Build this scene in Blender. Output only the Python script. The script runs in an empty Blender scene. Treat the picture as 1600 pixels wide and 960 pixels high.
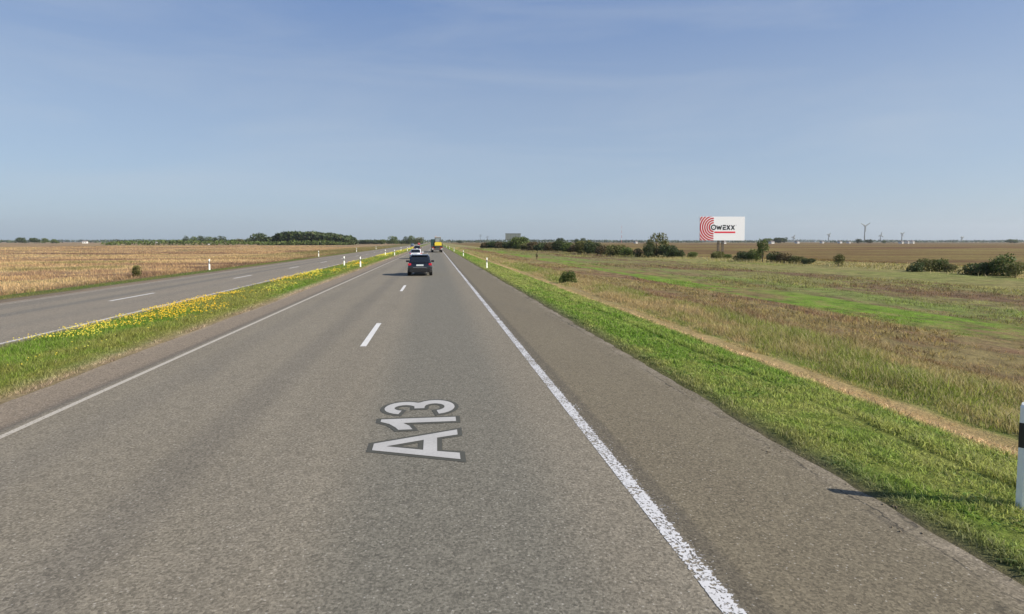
import bpy, bmesh, math, random
import numpy as np
from mathutils import Vector, Matrix
random.seed(7); rng = np.random.default_rng(11)
S = bpy.context.scene
C = S.collection
R = math.radians

# ------------------------------------------------------------------ camera, sky, sun, exposure
F = 930.0; PITCH = R(3.2); CAM_H = 2.5
YAW = math.atan(120 / F * math.cos(PITCH))
cam = bpy.data.cameras.new('camera'); co = bpy.data.objects.new('camera', cam); C.objects.link(co)
co.location = (0, 0, CAM_H); co.rotation_euler = (R(90) - PITCH, 0, -YAW)
cam.sensor_width = 36; cam.lens = F / 1600 * 36; cam.shift_y = -50 / 1600
cam.clip_start = 0.1; cam.clip_end = 20000
S.camera = co

SUN_EL = R(32.4); SDX, SDY = 0.908, -0.419            # horizontal direction towards the sun
w = bpy.data.worlds.new('World'); S.world = w; w.use_nodes = True
nt = w.node_tree; nt.nodes.clear()
sky = nt.nodes.new('ShaderNodeTexSky'); sky.sky_type = 'NISHITA'; sky.sun_disc = False
sky.sun_elevation = SUN_EL; sky.sun_rotation = math.atan2(SDX, SDY)
sky.altitude = 0; sky.air_density = 0.8; sky.dust_density = 1.5; sky.ozone_density = 2.0
bg = nt.nodes.new('ShaderNodeBackground'); bg.inputs[1].default_value = 0.085
wo = nt.nodes.new('ShaderNodeOutputWorld')
# thin high cirrus: a faint whitening of the sky that follows stretched noise
tc = nt.nodes.new('ShaderNodeTexCoord')
mp = nt.nodes.new('ShaderNodeMapping'); mp.inputs['Scale'].default_value = (1.2, 1.2, 7.0)
no = nt.nodes.new('ShaderNodeTexNoise'); no.inputs['Scale'].default_value = 1.6; no.inputs['Detail'].default_value = 6
no.inputs['Roughness'].default_value = 0.55; no.inputs['Distortion'].default_value = 0.6
mr = nt.nodes.new('ShaderNodeMapRange'); mr.inputs[1].default_value = 0.45; mr.inputs[2].default_value = 0.8
mr.inputs[3].default_value = 0.0; mr.inputs[4].default_value = 0.28
# summer veil: a pale layer over the clear sky, denser towards the horizon
VS = 0.143
def _lin(c): return tuple(((v/255+.055)/1.055)**2.4/VS for v in c) + (1,)
sxz = nt.nodes.new('ShaderNodeSeparateXYZ'); nt.links.new(tc.outputs['Generated'], sxz.inputs[0])
vr = nt.nodes.new('ShaderNodeValToRGB'); nt.links.new(sxz.outputs[2], vr.inputs[0]); ce = vr.color_ramp.elements
ce[0].position = 0.0; ce[1].position = 1.0; ce.new(.07); ce.new(.22); ce.new(.42)
for e_, c_ in zip(ce, ((178,196,213),(170,190,211),(158,178,206),(104,141,199),(80,116,172))): e_.color = tuple(v*VS for v in _lin(c_)[:3]) + (1,)
vg = nt.nodes.new('ShaderNodeVectorMath'); vg.operation = 'SCALE'; vg.inputs[3].default_value = 1/VS; nt.links.new(vr.outputs[0], vg.inputs[0])
veil = nt.nodes.new('ShaderNodeMix'); veil.data_type = 'RGBA'; veil.inputs[0].default_value = 0.68
nt.links.new(sky.outputs[0], veil.inputs[6]); nt.links.new(vg.outputs[0], veil.inputs[7])
mx = nt.nodes.new('ShaderNodeMix'); mx.data_type = 'RGBA'; mx.inputs[7].default_value = _lin((200,208,216))
nt.links.new(tc.outputs['Generated'], mp.inputs[0]); nt.links.new(mp.outputs[0], no.inputs[0])
nt.links.new(no.outputs[0], mr.inputs[0]); nt.links.new(mr.outputs[0], mx.inputs[0])
nt.links.new(veil.outputs[2], mx.inputs[6]); nt.links.new(mx.outputs[2], bg.inputs[0])
nt.links.new(bg.outputs[0], wo.inputs[0])
sl = bpy.data.lights.new('sun', 'SUN'); so = bpy.data.objects.new('sun', sl); C.objects.link(so)
sl.energy = 4.0; sl.angle = R(0.5); sl.color = (1.0, 0.93, 0.82)
sd = Vector((SDX * math.cos(SUN_EL), SDY * math.cos(SUN_EL), math.sin(SUN_EL)))
so.rotation_euler = sd.to_track_quat('Z', 'Y').to_euler()
S.view_settings.view_transform = 'Standard'; S.view_settings.look = 'None'
S.view_settings.exposure = 0.75; S.view_settings.gamma = 1.0; S.view_settings.use_curve_mapping = False
S.cycles.max_bounces = 6; S.cycles.transparent_max_bounces = 16; S.cycles.volume_bounces = 0

# ------------------------------------------------------------------ helpers
def tag(o, label=None, cat=None, group=None, kind=None):
    if label: o['label'] = label
    if cat: o['category'] = cat
    if group: o['group'] = group
    if kind: o['kind'] = kind
    return o

def link(name, me, mat=None, parent=None):
    o = bpy.data.objects.new(name, me); C.objects.link(o)
    if mat: me.materials.append(mat)
    if parent: o.parent = parent
    return o

def empty(name, loc=(0, 0, 0), rz=0, parent=None):
    o = bpy.data.objects.new(name, None); C.objects.link(o); o.location = loc; o.rotation_euler = (0, 0, rz)
    o.empty_display_size = 0.3
    if parent: o.parent = parent
    return o

def children(o): return [c for c in bpy.data.objects if c.parent == o]
def copy_tree(o, parent=None):
    c = o.copy(); C.objects.link(c)
    if parent: c.parent = parent
    for ch in children(o): copy_tree(ch, c)
    return c

def finish(bm, name, mat, parent=None, smooth=False, bevel=0):
    if bevel:
        bmesh.ops.bevel(bm, geom=[e for e in bm.edges if e.calc_length() > bevel * 2.5], offset=bevel, segments=2, affect='EDGES', profile=0.6, clamp_overlap=True)
    bmesh.ops.recalc_face_normals(bm, faces=bm.faces)
    me = bpy.data.meshes.new(name); bm.to_mesh(me); bm.free()
    if smooth:
        for p in me.polygons: p.use_smooth = True
    return link(name, me, mat, parent)

def abox(bm, x0, x1, y0, y1, z0, z1):
    v = [bm.verts.new(p) for p in ((x0,y0,z0),(x1,y0,z0),(x1,y1,z0),(x0,y1,z0),(x0,y0,z1),(x1,y0,z1),(x1,y1,z1),(x0,y1,z1))]
    for f in ((3,2,1,0),(4,5,6,7),(0,1,5,4),(1,2,6,5),(2,3,7,6),(3,0,4,7)): bm.faces.new([v[i] for i in f])
    return v

def box(name, mat, parent, x0, x1, y0, y1, z0, z1, bevel=0.01):
    bm = bmesh.new(); abox(bm, x0, x1, y0, y1, z0, z1); return finish(bm, name, mat, parent, bevel=bevel)

def tube(bm, p, q, r0, r1=None, n=8):
    p = Vector(p); q = Vector(q); r1 = r0 if r1 is None else r1
    d = (q - p).normalized(); a = d.orthogonal().normalized(); b = d.cross(a)
    A = [bm.verts.new(p + (a*math.cos(t) + b*math.sin(t))*r0) for t in [2*math.pi*i/n for i in range(n)]]
    B = [bm.verts.new(q + (a*math.cos(t) + b*math.sin(t))*r1) for t in [2*math.pi*i/n for i in range(n)]]
    for i in range(n): bm.faces.new((A[i], A[(i+1) % n], B[(i+1) % n], B[i]))
    bm.faces.new(A[::-1]); bm.faces.new(B)

def prism(bm, poly, axis, t0, t1):
    """poly in 2D swept along axis 'x','y' or 'z'"""
    def P(a, b, t): return {'x': (t, a, b), 'y': (a, t, b), 'z': (a, b, t)}[axis]
    A = [bm.verts.new(P(a, b, t0)) for a, b in poly]; B = [bm.verts.new(P(a, b, t1)) for a, b in poly]
    n = len(poly)
    for i in range(n): bm.faces.new((A[i], A[(i+1) % n], B[(i+1) % n], B[i]))
    bm.faces.new(A[::-1]); bm.faces.new(B)

def np_mesh(name, V, Fc, mat, attrs=None, smooth=False):
    """V (n,3), Fc (m,k) uniform polygons, attrs {name: per-vertex float}"""
    me = bpy.data.meshes.new(name); k = Fc.shape[1]; m = len(Fc)
    me.vertices.add(len(V)); me.vertices.foreach_set('co', np.ascontiguousarray(V, dtype=np.float32).ravel())
    me.loops.add(m * k); me.loops.foreach_set('vertex_index', Fc.astype(np.int32).ravel())
    me.polygons.add(m); me.polygons.foreach_set('loop_start', np.arange(0, m*k, k, dtype=np.int32))
    me.polygons.foreach_set('loop_total', np.full(m, k, dtype=np.int32))
    if smooth: me.polygons.foreach_set('use_smooth', np.ones(m, dtype=bool))
    for a, vals in (attrs or {}).items():
        at = me.attributes.new(a, 'FLOAT', 'POINT'); at.data.foreach_set('value', vals.astype(np.float32))
    me.update(calc_edges=True)
    return link(name, me, mat)

def vnoise(x, y, s, seed=0):
    x = np.asarray(x) / s; y = np.asarray(y) / s
    xi = np.floor(x).astype(np.int64); yi = np.floor(y).astype(np.int64); fx = x - xi; fy = y - yi
    fx = fx*fx*(3-2*fx); fy = fy*fy*(3-2*fy)
    def h(a, b):
        n = (a * 374761393 + b * 668265263 + seed * 974711) & 0xffffffff
        n = ((n ^ (n >> 13)) * 1274126177) & 0xffffffff
        return ((n ^ (n >> 16)) & 0xffff) / 65535.0
    return (h(xi, yi)*(1-fx) + h(xi+1, yi)*fx)*(1-fy) + (h(xi, yi+1)*(1-fx) + h(xi+1, yi+1)*fx)*fy

# ------------------------------------------------------------------ material helpers
class G:
    """tiny node-graph writer"""
    def __init__(s, tree): s.t = tree
    def n(s, typ, **kw):
        nd = s.t.nodes.new(typ)
        for k, v in kw.items(): setattr(nd, k, v)
        return nd
    def put(s, sock, v):
        if isinstance(v, bpy.types.NodeSocket): s.t.links.new(v, sock)
        elif isinstance(v, (tuple, list)) and len(v) == 3 and sock.type == 'RGBA': sock.default_value = (*v, 1)
        else: sock.default_value = v
    def math(s, op, a, b=0.0, c=None):
        nd = s.n('ShaderNodeMath', operation=op); s.put(nd.inputs[0], a); s.put(nd.inputs[1], b)
        if c is not None: s.put(nd.inputs[2], c)
        return nd.outputs[0]
    def noise(s, vec, scale, detail=3, rough=0.5, dist=0.0):
        nd = s.n('ShaderNodeTexNoise'); s.put(nd.inputs['Vector'], vec); nd.inputs['Scale'].default_value = scale
        nd.inputs['Detail'].default_value = detail; nd.inputs['Roughness'].default_value = rough; nd.inputs['Distortion'].default_value = dist
        return nd.outputs[0]
    def scale(s, vec, sc):
        nd = s.n('ShaderNodeVectorMath', operation='MULTIPLY'); s.put(nd.inputs[0], vec); nd.inputs[1].default_value = sc
        return nd.outputs[0]
    def mr(s, v, a, b, c=0.0, d=1.0, smooth=False):
        nd = s.n('ShaderNodeMapRange', clamp=True)
        if smooth: nd.interpolation_type = 'SMOOTHSTEP'
        s.put(nd.inputs[0], v)
        for i, x in enumerate((a, b, c, d)): s.put(nd.inputs[i+1], x)
        return nd.outputs[0]
    def mix(s, f, a, b, blend='MIX'):
        nd = s.n('ShaderNodeMix', data_type='RGBA', blend_type=blend); s.put(nd.inputs[0], f); s.put(nd.inputs[6], a); s.put(nd.inputs[7], b)
        return nd.outputs[2]
    def bandmask(s, x, a, b, soft):
        return s.math('MULTIPLY', s.mr(x, a-soft, a+soft, smooth=True), s.mr(x, b-soft, b+soft, 1.0, 0.0, smooth=True))
    def gain(s, col, f):
        nd = s.n('ShaderNodeVectorMath', operation='SCALE'); s.put(nd.inputs[0], col); s.put(nd.inputs[3], f)
        return nd.outputs[0]
    def ramp(s, v, stops):
        nd = s.n('ShaderNodeValToRGB'); s.put(nd.inputs[0], v); e = nd.color_ramp.elements
        while len(e) < len(stops): e.new(1.0)
        for el, (p, c) in zip(e, sorted(stops, key=lambda q: q[0])): el.position = p; el.color = (*c, 1)
        return nd.outputs[0]

def mat_new(name):
    m = bpy.data.materials.new(name); m.use_nodes = True; t = m.node_tree; t.nodes.clear(); g = G(t)
    out = g.n('ShaderNodeOutputMaterial'); return m, g, out

def plain(name, col, rough=0.5, metal=0.0, vary=0.12, scale=6.0, spec=0.5, emit=None, coat=0.0):
    m, g, out = mat_new(name); b = g.n('ShaderNodeBsdfPrincipled')
    tcn = g.n('ShaderNodeTexCoord')
    nz = g.noise(tcn.outputs['Object'], scale, 4, 0.6)
    c = g.gain(col, g.mr(nz, 0.3, 0.7, 1-vary, 1+vary))
    nd = g.n('ShaderNodeVectorMath', operation='SCALE'); nd.inputs[0].default_value = col
    g.put(nd.inputs[3], g.mr(nz, 0.3, 0.7, 1-vary, 1+vary))
    g.put(b.inputs['Base Color'], nd.outputs[0])
    b.inputs['Roughness'].default_value = rough; b.inputs['Metallic'].default_value = metal
    b.inputs['Specular IOR Level'].default_value = spec; b.inputs['Coat Weight'].default_value = coat
    g.t.links.new(b.outputs[0], out.inputs[0]); return m

# colour of the land at a given place: strips beside the roads, then fields
X0, X1 = -24.0, 46.0
ZONES = [  # x from, colour A, colour B
    (-24.0, (.34,.23,.115), (.185,.118,.070)),      # dry meadow
    (-20.5, (.135,.175,.036), (.20,.19,.055)),      # green verge, left
    (-18.5, (.30,.235,.165), (.25,.20,.145)),       # gravel shoulder
    (-17.0, (.13,.12,.10), (.13,.12,.10)),
    (-10.25, (.22,.19,.09), (.15,.15,.05)),
    (-10.0, (.135,.225,.022), (.22,.235,.045)),      # median
    (-7.0, (.48,.38,.23), (.36,.28,.15)),
    (-6.6, (.20,.17,.12), (.16,.14,.10)),
    (4.0, (.17,.135,.085), (.13,.12,.055)),
    (4.42, (.165,.265,.030), (.285,.315,.070)),     # mown verge, right
    (6.75, (.56,.40,.19), (.40,.31,.13)),          # mown straw strip
    (7.55, (.235,.29,.060), (.42,.33,.16)),       # tall grass
    (10.2, (.22,.135,.075), (.27,.215,.09)),       # brown weeds
    (14.4, (.17,.27,.032), (.25,.185,.08)),       # young green streak
    (17.6, (.22,.17,.08), (.20,.24,.065)),
    (21.5, (.185,.120,.068), (.235,.225,.080)),      # stubble
    (31.0, (.225,.235,.070), (.27,.235,.090)),      # olive sward
    (41.5, (.33,.27,.13), (.20,.19,.07)),
]
def zone_colour(g):
    geo = g.n('ShaderNodeNewGeometry'); pos = geo.outputs['Position']
    sx = g.n('ShaderNodeSeparateXYZ'); g.put(sx.inputs[0], pos)
    x, y = sx.outputs[0], sx.outputs[1]
    flat = g.scale(pos, (1, 1, 0))
    farx = g.mr(g.math('ABSOLUTE', g.math('ADD', x, 3.0)), 10, 34, 0.25, 2.6)          # edges wander more away from the road
    wob = g.math('SUBTRACT', g.noise(g.scale(flat, (1, .35, 1)), 0.45, 4, 0.6), 0.5)
    xw = g.math('MULTIPLY_ADD', wob, farx, x)
    xn = g.mr(xw, X0, X1)
    def stops(i):
        out = []; sp = 0.004
        for k, z in enumerate(ZONES):
            p = (z[0]-X0)/(X1-X0)
            if k: out.append((p - sp*0.5, ZONES[k-1][i])); out.append((p + sp*0.5, z[i]))
            else: out.append((0.0, z[i]))
        return out
    def multiramp(i):                                 # two ramps, joined at x = 4 (a ramp holds 32 stops)
        st = stops(i); cut = (4.0-X0)/(X1-X0) - 0.01
        a = g.ramp(xn, [q for q in st if q[0] < cut]); b = g.ramp(xn, [q for q in st if q[0] > cut])
        return g.mix(g.mr(xn, cut, cut+0.0001), a, b)
    A, B = multiramp(1), multiramp(2)
    n1 = g.noise(g.scale(flat, (1, .22, 1)), 0.28, 5, 0.62, 0.4)
    n2 = g.noise(g.scale(flat, (1, .6, 1)), 1.6, 4, 0.6)
    f = g.mr(g.math('MULTIPLY_ADD', n2, 0.5, n1), 0.66, 0.82)
    col = g.mix(f, A, B)
    # meadow on the left: broad patches, a few of them greenish
    nm = g.noise(g.scale(flat, (.40, 1, 1)), 0.050, 4, 0.58, 0.8)
    left = g.mr(xw, -24, -20.5, 1.0, 0.0)
    mead = g.ramp(nm, [(0.36, (.15,.095,.066)), (0.43, (.26,.165,.105)), (0.47, (.58,.41,.20)), (0.52, (.30,.19,.12)), (0.57, (.62,.46,.24)), (0.64, (.25,.22,.085))])
    col = g.mix(left, col, g.mix(g.mr(n2, 0.4, 0.65, 0.0, 0.4), mead, (.20,.135,.08)))
    scrub = g.math('MULTIPLY', g.bandmask(xw, -34, -20.5, 1.5), g.mr(y, 80, 150, 0, .75))
    col = g.mix(scrub, col, g.mix(g.mr(n2, .4, .6), (.13,.14,.045), (.24,.21,.08)))
    # brown field beyond the hedge line
    hx = g.math('ADD', g.mr(y, 62, 95, 43.5, 33.5), g.math('ADD', g.mr(y, 95, 234, 0, -14.5), g.mr(y, 234, 300, 0, -10)))
    far = g.mr(g.math('SUBTRACT', xw, hx), 0.5, 2.5)
    nf = g.noise(g.scale(flat, (.25, 1, 1)), 0.0085, 7, 0.68, 0.5)
    ff = g.ramp(nf, [(0.38, (.105,.055,.024)), (0.45, (.155,.080,.034)), (0.50, (.235,.185,.055)), (0.54, (.135,.072,.030)), (0.60, (.27,.22,.07))])
    fring = g.bandmask(g.math('SUBTRACT', xw, hx), 0.2, 12.0, 1.5)
    ff = g.mix(g.math('MULTIPLY', fring, 0.85), ff, g.mix(g.mr(n2, .42, .58), (.42,.34,.17), (.17,.19,.055)))
    col = g.mix(far, col, ff)
    fine = g.mr(g.noise(flat, 9.0, 5, 0.7), 0.25, 0.75, 0.68, 1.32)
    clod = g.mr(g.noise(g.scale(flat, (1, .5, 1)), 1.3, 5, 0.72), 0.34, 0.58, 0.52, 1.15)
    fine = g.math('MULTIPLY', fine, g.mix(g.mr(x, 9, 13), (1,1,1), clod))
    return g.gain(col, fine), pos, x, y

def ground_mat():
    m, g, out = mat_new('land'); b = g.n('ShaderNodeBsdfPrincipled')
    col, pos, x, y = zone_colour(g); g.put(b.inputs['Base Color'], g.gain(col, g.mr(x, 9.5, 11, .70, .92)))
    b.inputs['Roughness'].default_value = 0.95; b.inputs['Specular IOR Level'].default_value = 0.15
    bp = g.n('ShaderNodeBump'); bp.inputs['Strength'].default_value = 0.9; bp.inputs['Distance'].default_value = 0.12
    g.put(bp.inputs['Height'], g.noise(pos, 7.0, 6, 0.7)); g.t.links.new(bp.outputs[0], b.inputs['Normal'])
    g.t.links.new(b.outputs[0], out.inputs[0]); return m

def blade_mat(name, tint=(1, 1, 1), lo=0.65, hi=1.5, straw=(.42,.34,.17), straw_from=0.8, straw_amt=0.6):
    m, g, out = mat_new(name); col, *_ = zone_colour(g)
    at = g.n('ShaderNodeAttribute', attribute_name='rnd'); r = at.outputs['Fac']
    r2 = g.math('FRACT', g.math('MULTIPLY', r, 17.31))
    c = g.gain(g.mix(1.0, col, tint, 'MULTIPLY'), g.mr(r, 0, 1, lo, hi))
    c = g.mix(g.mr(r2, straw_from, min(1.0, straw_from+0.1), 0.0, straw_amt), c, straw)
    d = g.n('ShaderNodeBsdfPrincipled'); g.put(d.inputs['Base Color'], c); d.inputs['Roughness'].default_value = 0.6
    d.inputs['Specular IOR Level'].default_value = 0.25
    tr = g.n('ShaderNodeBsdfTranslucent'); g.put(tr.inputs[0], g.gain(c, 1.15))
    mxs = g.n('ShaderNodeMixShader'); mxs.inputs[0].default_value = 0.42
    g.t.links.new(d.outputs[0], mxs.inputs[1]); g.t.links.new(tr.outputs[0], mxs.inputs[2]); g.t.links.new(mxs.outputs[0], out.inputs[0])
    return m

def asphalt_mat(name, left=False):
    m, g, out = mat_new(name); b = g.n('ShaderNodeBsdfPrincipled')
    geo = g.n('ShaderNodeNewGeometry'); pos = geo.outputs['Position']
    sx = g.n('ShaderNodeSeparateXYZ'); g.put(sx.inputs[0], pos); x = sx.outputs[0]
    lowf = g.noise(g.scale(pos, (1, .3, 1)), 0.8, 4, 0.6)
    xw = g.math('MULTIPLY_ADD', g.math('SUBTRACT', lowf, 0.5), 0.10, x)
    warm, cool = (.205,.180,.136), (.148,.138,.110)
    if left:
        col = g.mix(g.mr(lowf, .35, .65), (.218,.187,.143), (.200,.173,.133))
        for a, c2, k in ((-16.9,-15.9,.25), (-14.9,-14.3,.45), (-12.9,-12.2,.12)):
            col = g.mix(g.math('MULTIPLY', g.bandmask(xw, a, c2, .25), k), col, (.095,.098,.09))
        col = g.mix(g.mr(xw, -17.35, -17.6, 0, .8), col, (.27,.215,.16))
    else:
        col = g.mix(g.mr(lowf, .35, .65), warm, (.190,.166,.124))
        col = g.mix(g.math('MULTIPLY', g.bandmask(xw, -0.9, 1.2, .45), .85), col, cool)      # polished middle of the right lane
        for a, c2, k in ((-4.9,-4.3,.16), (-3.1,-2.5,.26), (-2.0,-1.5,.06), (1.4,1.8,.04)):
            col = g.mix(g.math('MULTIPLY', g.bandmask(xw, a, c2, .2), k), col, (.085,.08,.072))
        # hard shoulder: browner, with a dark binder seam right beside the edge line
        col = g.mix(g.mr(xw, 2.0, 2.1, 0, 1), col, g.mix(g.mr(lowf, .3, .7), (.166,.141,.095), (.152,.128,.087)))
        col = g.mix(g.math('MULTIPLY', g.bandmask(xw, 2.02, 2.27, .05), .38), col, (.062,.056,.048))
        col = g.mix(g.math('MULTIPLY', g.bandmask(xw, -6.02, -5.72, .05), .4), col, (.07,.062,.055))
        col = g.mix(g.mr(xw, -5.72, -5.8, 0, .85), col, (.215,.172,.125))
        dust = g.math('MULTIPLY', g.mr(xw, 3.85, 4.2), g.mr(g.noise(g.scale(pos, (1, .6, 1)), 2.5, 5, .65), .42, .62))
        col = g.mix(g.math('MULTIPLY', dust, .75), col, (.26,.22,.165))
        dust2 = g.math('MULTIPLY', g.mr(xw, -6.5, -6.75), g.mr(lowf, .35, .6))
        col = g.mix(g.math('MULTIPLY', dust2, .85), col, (.36,.28,.18))
        col = g.mix(g.math('MULTIPLY', g.bandmask(xw, -5.86, -5.66, .04), .35), col, (.08,.07,.06))
        # an old scuffed patch and stains
        st = g.mr(g.noise(g.scale(pos, (1, .25, 1)), .55, 5, .65, .5), .58, .75)
        col = g.mix(g.math('MULTIPLY', st, .25), col, (.09,.085,.078))
    if not left:                                            # the crack that runs along the outer edge
        cl = g.math('ABSOLUTE', g.math('SUBTRACT', g.math('MULTIPLY_ADD', g.math('SUBTRACT', g.noise(pos, 1.7, 5, .7), .5), .35, x), 4.03))
        ck = g.math('MULTIPLY', g.mr(cl, .006, .016, 1, 0), g.mr(lowf, .48, .56))
        col = g.mix(g.math('MULTIPLY', ck, .8), col, (.04,.036,.03))
    agg = g.noise(pos, 42.0, 5, .78)
    vo = g.n('ShaderNodeTexVoronoi'); g.put(vo.inputs['Vector'], pos); vo.inputs['Scale'].default_value = 48.0
    chip = g.math('FRACT', g.math('MULTIPLY', vo.outputs['Color'], 3.7))
    col = g.gain(col, g.mr(agg, .28, .72, .56, 1.46))
    col = g.gain(col, g.mr(chip, 0, 1, .70, 1.32))
    sp = g.math('MULTIPLY', g.math('GREATER_THAN', chip, .955), g.mr(vo.outputs['Distance'], .35, .25))
    col = g.mix(g.math('MULTIPLY', sp, .65), col, (.42,.40,.36))
    mid = g.noise(pos, 6.0, 4, .6); col = g.gain(col, g.mr(mid, .3, .7, .92, 1.08))
    if not left:                                            # fine cracks near the outer edge of the shoulder
        v2 = g.n('ShaderNodeTexVoronoi', feature='DISTANCE_TO_EDGE'); wv = g.n('ShaderNodeVectorMath', operation='ADD')
        nzc = g.n('ShaderNodeTexNoise'); g.put(nzc.inputs['Vector'], pos); nzc.inputs['Scale'].default_value = 3.0
        g.put(wv.inputs[0], g.scale(pos, (1, .45, 1))); g.put(wv.inputs[1], g.scale(nzc.outputs[1], (.35,.35,0)))
        g.put(v2.inputs['Vector'], wv.outputs[0]); v2.inputs['Scale'].default_value = .9
        cr = g.math('MULTIPLY', g.mr(v2.outputs['Distance'], .006, .012, 1, 0), g.math('MULTIPLY', g.mr(xw, 3.5, 3.9), g.mr(lowf, .5, .6)))
        col = g.mix(g.math('MULTIPLY', cr, .8), col, (.03,.028,.025))
    g.put(b.inputs['Base Color'], col); b.inputs['Roughness'].default_value = .88; b.inputs['Specular IOR Level'].default_value = .22
    bp = g.n('ShaderNodeBump'); bp.inputs['Strength'].default_value = .55; bp.inputs['Distance'].default_value = .012
    g.put(bp.inputs['Height'], agg); g.t.links.new(bp.outputs[0], b.inputs['Normal'])
    g.t.links.new(b.outputs[0], out.inputs[0]); return m

def paint_mat(name, col=(.62,.60,.56), wear=.5, xc=None, hw=None, fringe=0.0):
    """thermoplastic paint: chipped away by noise, ragged towards one side"""
    m, g, out = mat_new(name); b = g.n('ShaderNodeBsdfPrincipled'); tr = g.n('ShaderNodeBsdfTransparent')
    geo = g.n('ShaderNodeNewGeometry'); pos = geo.outputs['Position']
    sx = g.n('ShaderNodeSeparateXYZ'); g.put(sx.inputs[0], pos); x = sx.outputs[0]
    n1 = g.noise(pos, 30.0, 4, .72); n2 = g.noise(pos, 2.2, 3, .6)
    th = g.mr(n2, .3, .7, wear - .07, wear + .07)
    if xc is not None:
        e = g.math('SUBTRACT', x, xc + hw)                          # beyond the right border only scattered flecks
        th = g.math('ADD', g.math('ADD', th, g.mr(e, -0.01, 0.015, 0.0, .15)), g.mr(e, .015, fringe, 0.0, .16))
        th = g.math('ADD', th, g.mr(x, xc - hw + .012, xc - hw, 0.0, .3))
    msk = g.mr(g.math('SUBTRACT', n1, th), -0.015, 0.015)
    g.put(b.inputs['Base Color'], g.gain(g.mix(g.mr(n1, .3, .7), col, tuple(c*.82 for c in col)), g.mr(n2, .3, .7, .9, 1.05)))
    b.inputs['Roughness'].default_value = .7
    ms = g.n('ShaderNodeMixShader'); g.put(ms.inputs[0], msk)
    g.t.links.new(tr.outputs[0], ms.inputs[1]); g.t.links.new(b.outputs[0], ms.inputs[2]); g.t.links.new(ms.outputs[0], out.inputs[0]); return m

def leaf_mat(name, dark, light, extra=(.16,.14,.05)):
    m, g, out = mat_new(name)
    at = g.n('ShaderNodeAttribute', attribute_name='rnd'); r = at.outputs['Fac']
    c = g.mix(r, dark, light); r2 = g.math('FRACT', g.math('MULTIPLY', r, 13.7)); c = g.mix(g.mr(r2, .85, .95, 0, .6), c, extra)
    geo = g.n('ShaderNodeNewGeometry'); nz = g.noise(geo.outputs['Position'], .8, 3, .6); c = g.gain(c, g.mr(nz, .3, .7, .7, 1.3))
    d = g.n('ShaderNodeBsdfPrincipled'); g.put(d.inputs['Base Color'], c); d.inputs['Roughness'].default_value = .6; d.inputs['Specular IOR Level'].default_value = .25
    tr = g.n('ShaderNodeBsdfTranslucent'); g.put(tr.inputs[0], c)
    mxs = g.n('ShaderNodeMixShader'); mxs.inputs[0].default_value = .25
    g.t.links.new(d.outputs[0], mxs.inputs[1]); g.t.links.new(tr.outputs[0], mxs.inputs[2]); g.t.links.new(mxs.outputs[0], out.inputs[0]); return m

def glass_mat(name):
    m = plain(name, (.012,.014,.016), rough=.06, vary=.05, spec=.8); return m

# ------------------------------------------------------------------ the ground
PX = [-6000,-1500,-400,-120,-60,-35,-24,-21.5,-20.4,-18.6,-17.7,-17.5,-10.45,-10.3,-10.1,-9.2,-8.2,-7.3,-6.85,-6.65,-6.4,4.05,4.2,4.45,5.2,6.0,6.8,7.2,7.7,9.0,10.5,14,20,30,43,60,120,400,1500,6000]
PZ = [-.10,-.10,-.10,-.10,-.10,-.10,-.10,-.09,-.06,-.005,.004,-.05,-.05,-.004,.015,.05,.06,.04,.012,-.005,-.05,-.05,-.006,.012,.03,.01,-.05,-.10,-.13,-.12,-.10,-.08,-.08,-.08,-.08,-.10,-.10,-.10,-.10,-.10]
def zg(x): return np.interp(x, PX, PZ)
def make_ground():
    xs = sorted(set(PX + list(np.arange(4.5, 12, .25)) + list(np.arange(-10, -6.6, .25)) + list(np.arange(12, 44, 1.5)) + list(np.arange(-60, -21, 2.5))))
    ys = [-200, -20] + list(np.arange(0, 30, .3)) + list(np.arange(30, 100, 1.0)) + list(np.geomspace(100, 12000, 60))
    Xg, Yg = np.meshgrid(np.array(xs, float), np.array(ys, float))
    Z = zg(Xg) + (vnoise(Xg, Yg, .7, 3) - .5) * .05 * ((np.abs(Xg) > 4.4) & (Xg > 4.4) | (Xg > -10.0) & (Xg < -6.9) | (Xg < -20.6)) 
    Z += (vnoise(Xg, Yg, 9, 4) - .5) * .16 * ((Xg > 10.6) | (Xg < -24)) * (Yg < 400)
    V = np.stack([Xg, Yg, Z], -1).reshape(-1, 3); nx, ny = len(xs), len(ys)
    i = np.arange(nx*ny).reshape(ny, nx); Fc = np.stack([i[:-1,:-1], i[:-1,1:], i[1:,1:], i[1:,:-1]], -1).reshape(-1, 4)
    tag(np_mesh('ground', V, Fc, ground_mat(), smooth=True), kind='structure')
make_ground()

def strip(name, xa, xb, z, mat, ja=0.0, jb=0.0, y0=-15.0, y1=9000.0, cols=5):
    ys = np.concatenate([np.arange(y0, min(60, y1), .12 if (ja or jb) else 2.0), np.geomspace(60, y1, 140)])
    a = xa + (vnoise(ys*0, ys, .35, 8) - .5)*ja + (vnoise(ys*0, ys, 1.7, 9) - .5)*ja*1.5
    b = xb + (vnoise(ys*0, ys, .30, 18) - .5)*jb + (vnoise(ys*0, ys, 1.9, 19) - .5)*jb*1.5
    t = np.linspace(0, 1, cols)
    X = a[:, None]*(1-t) + b[:, None]*t; Y = np.repeat(ys[:, None], cols, 1)
    V = np.stack([X, Y, np.full_like(X, z)], -1).reshape(-1, 3); i = np.arange(len(ys)*cols).reshape(len(ys), cols)
    Fc = np.stack([i[:-1,:-1], i[:-1,1:], i[1:,1:], i[1:,:-1]], -1).reshape(-1, 4)
    return tag(np_mesh(name, V, Fc, mat), kind='structure')

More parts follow.
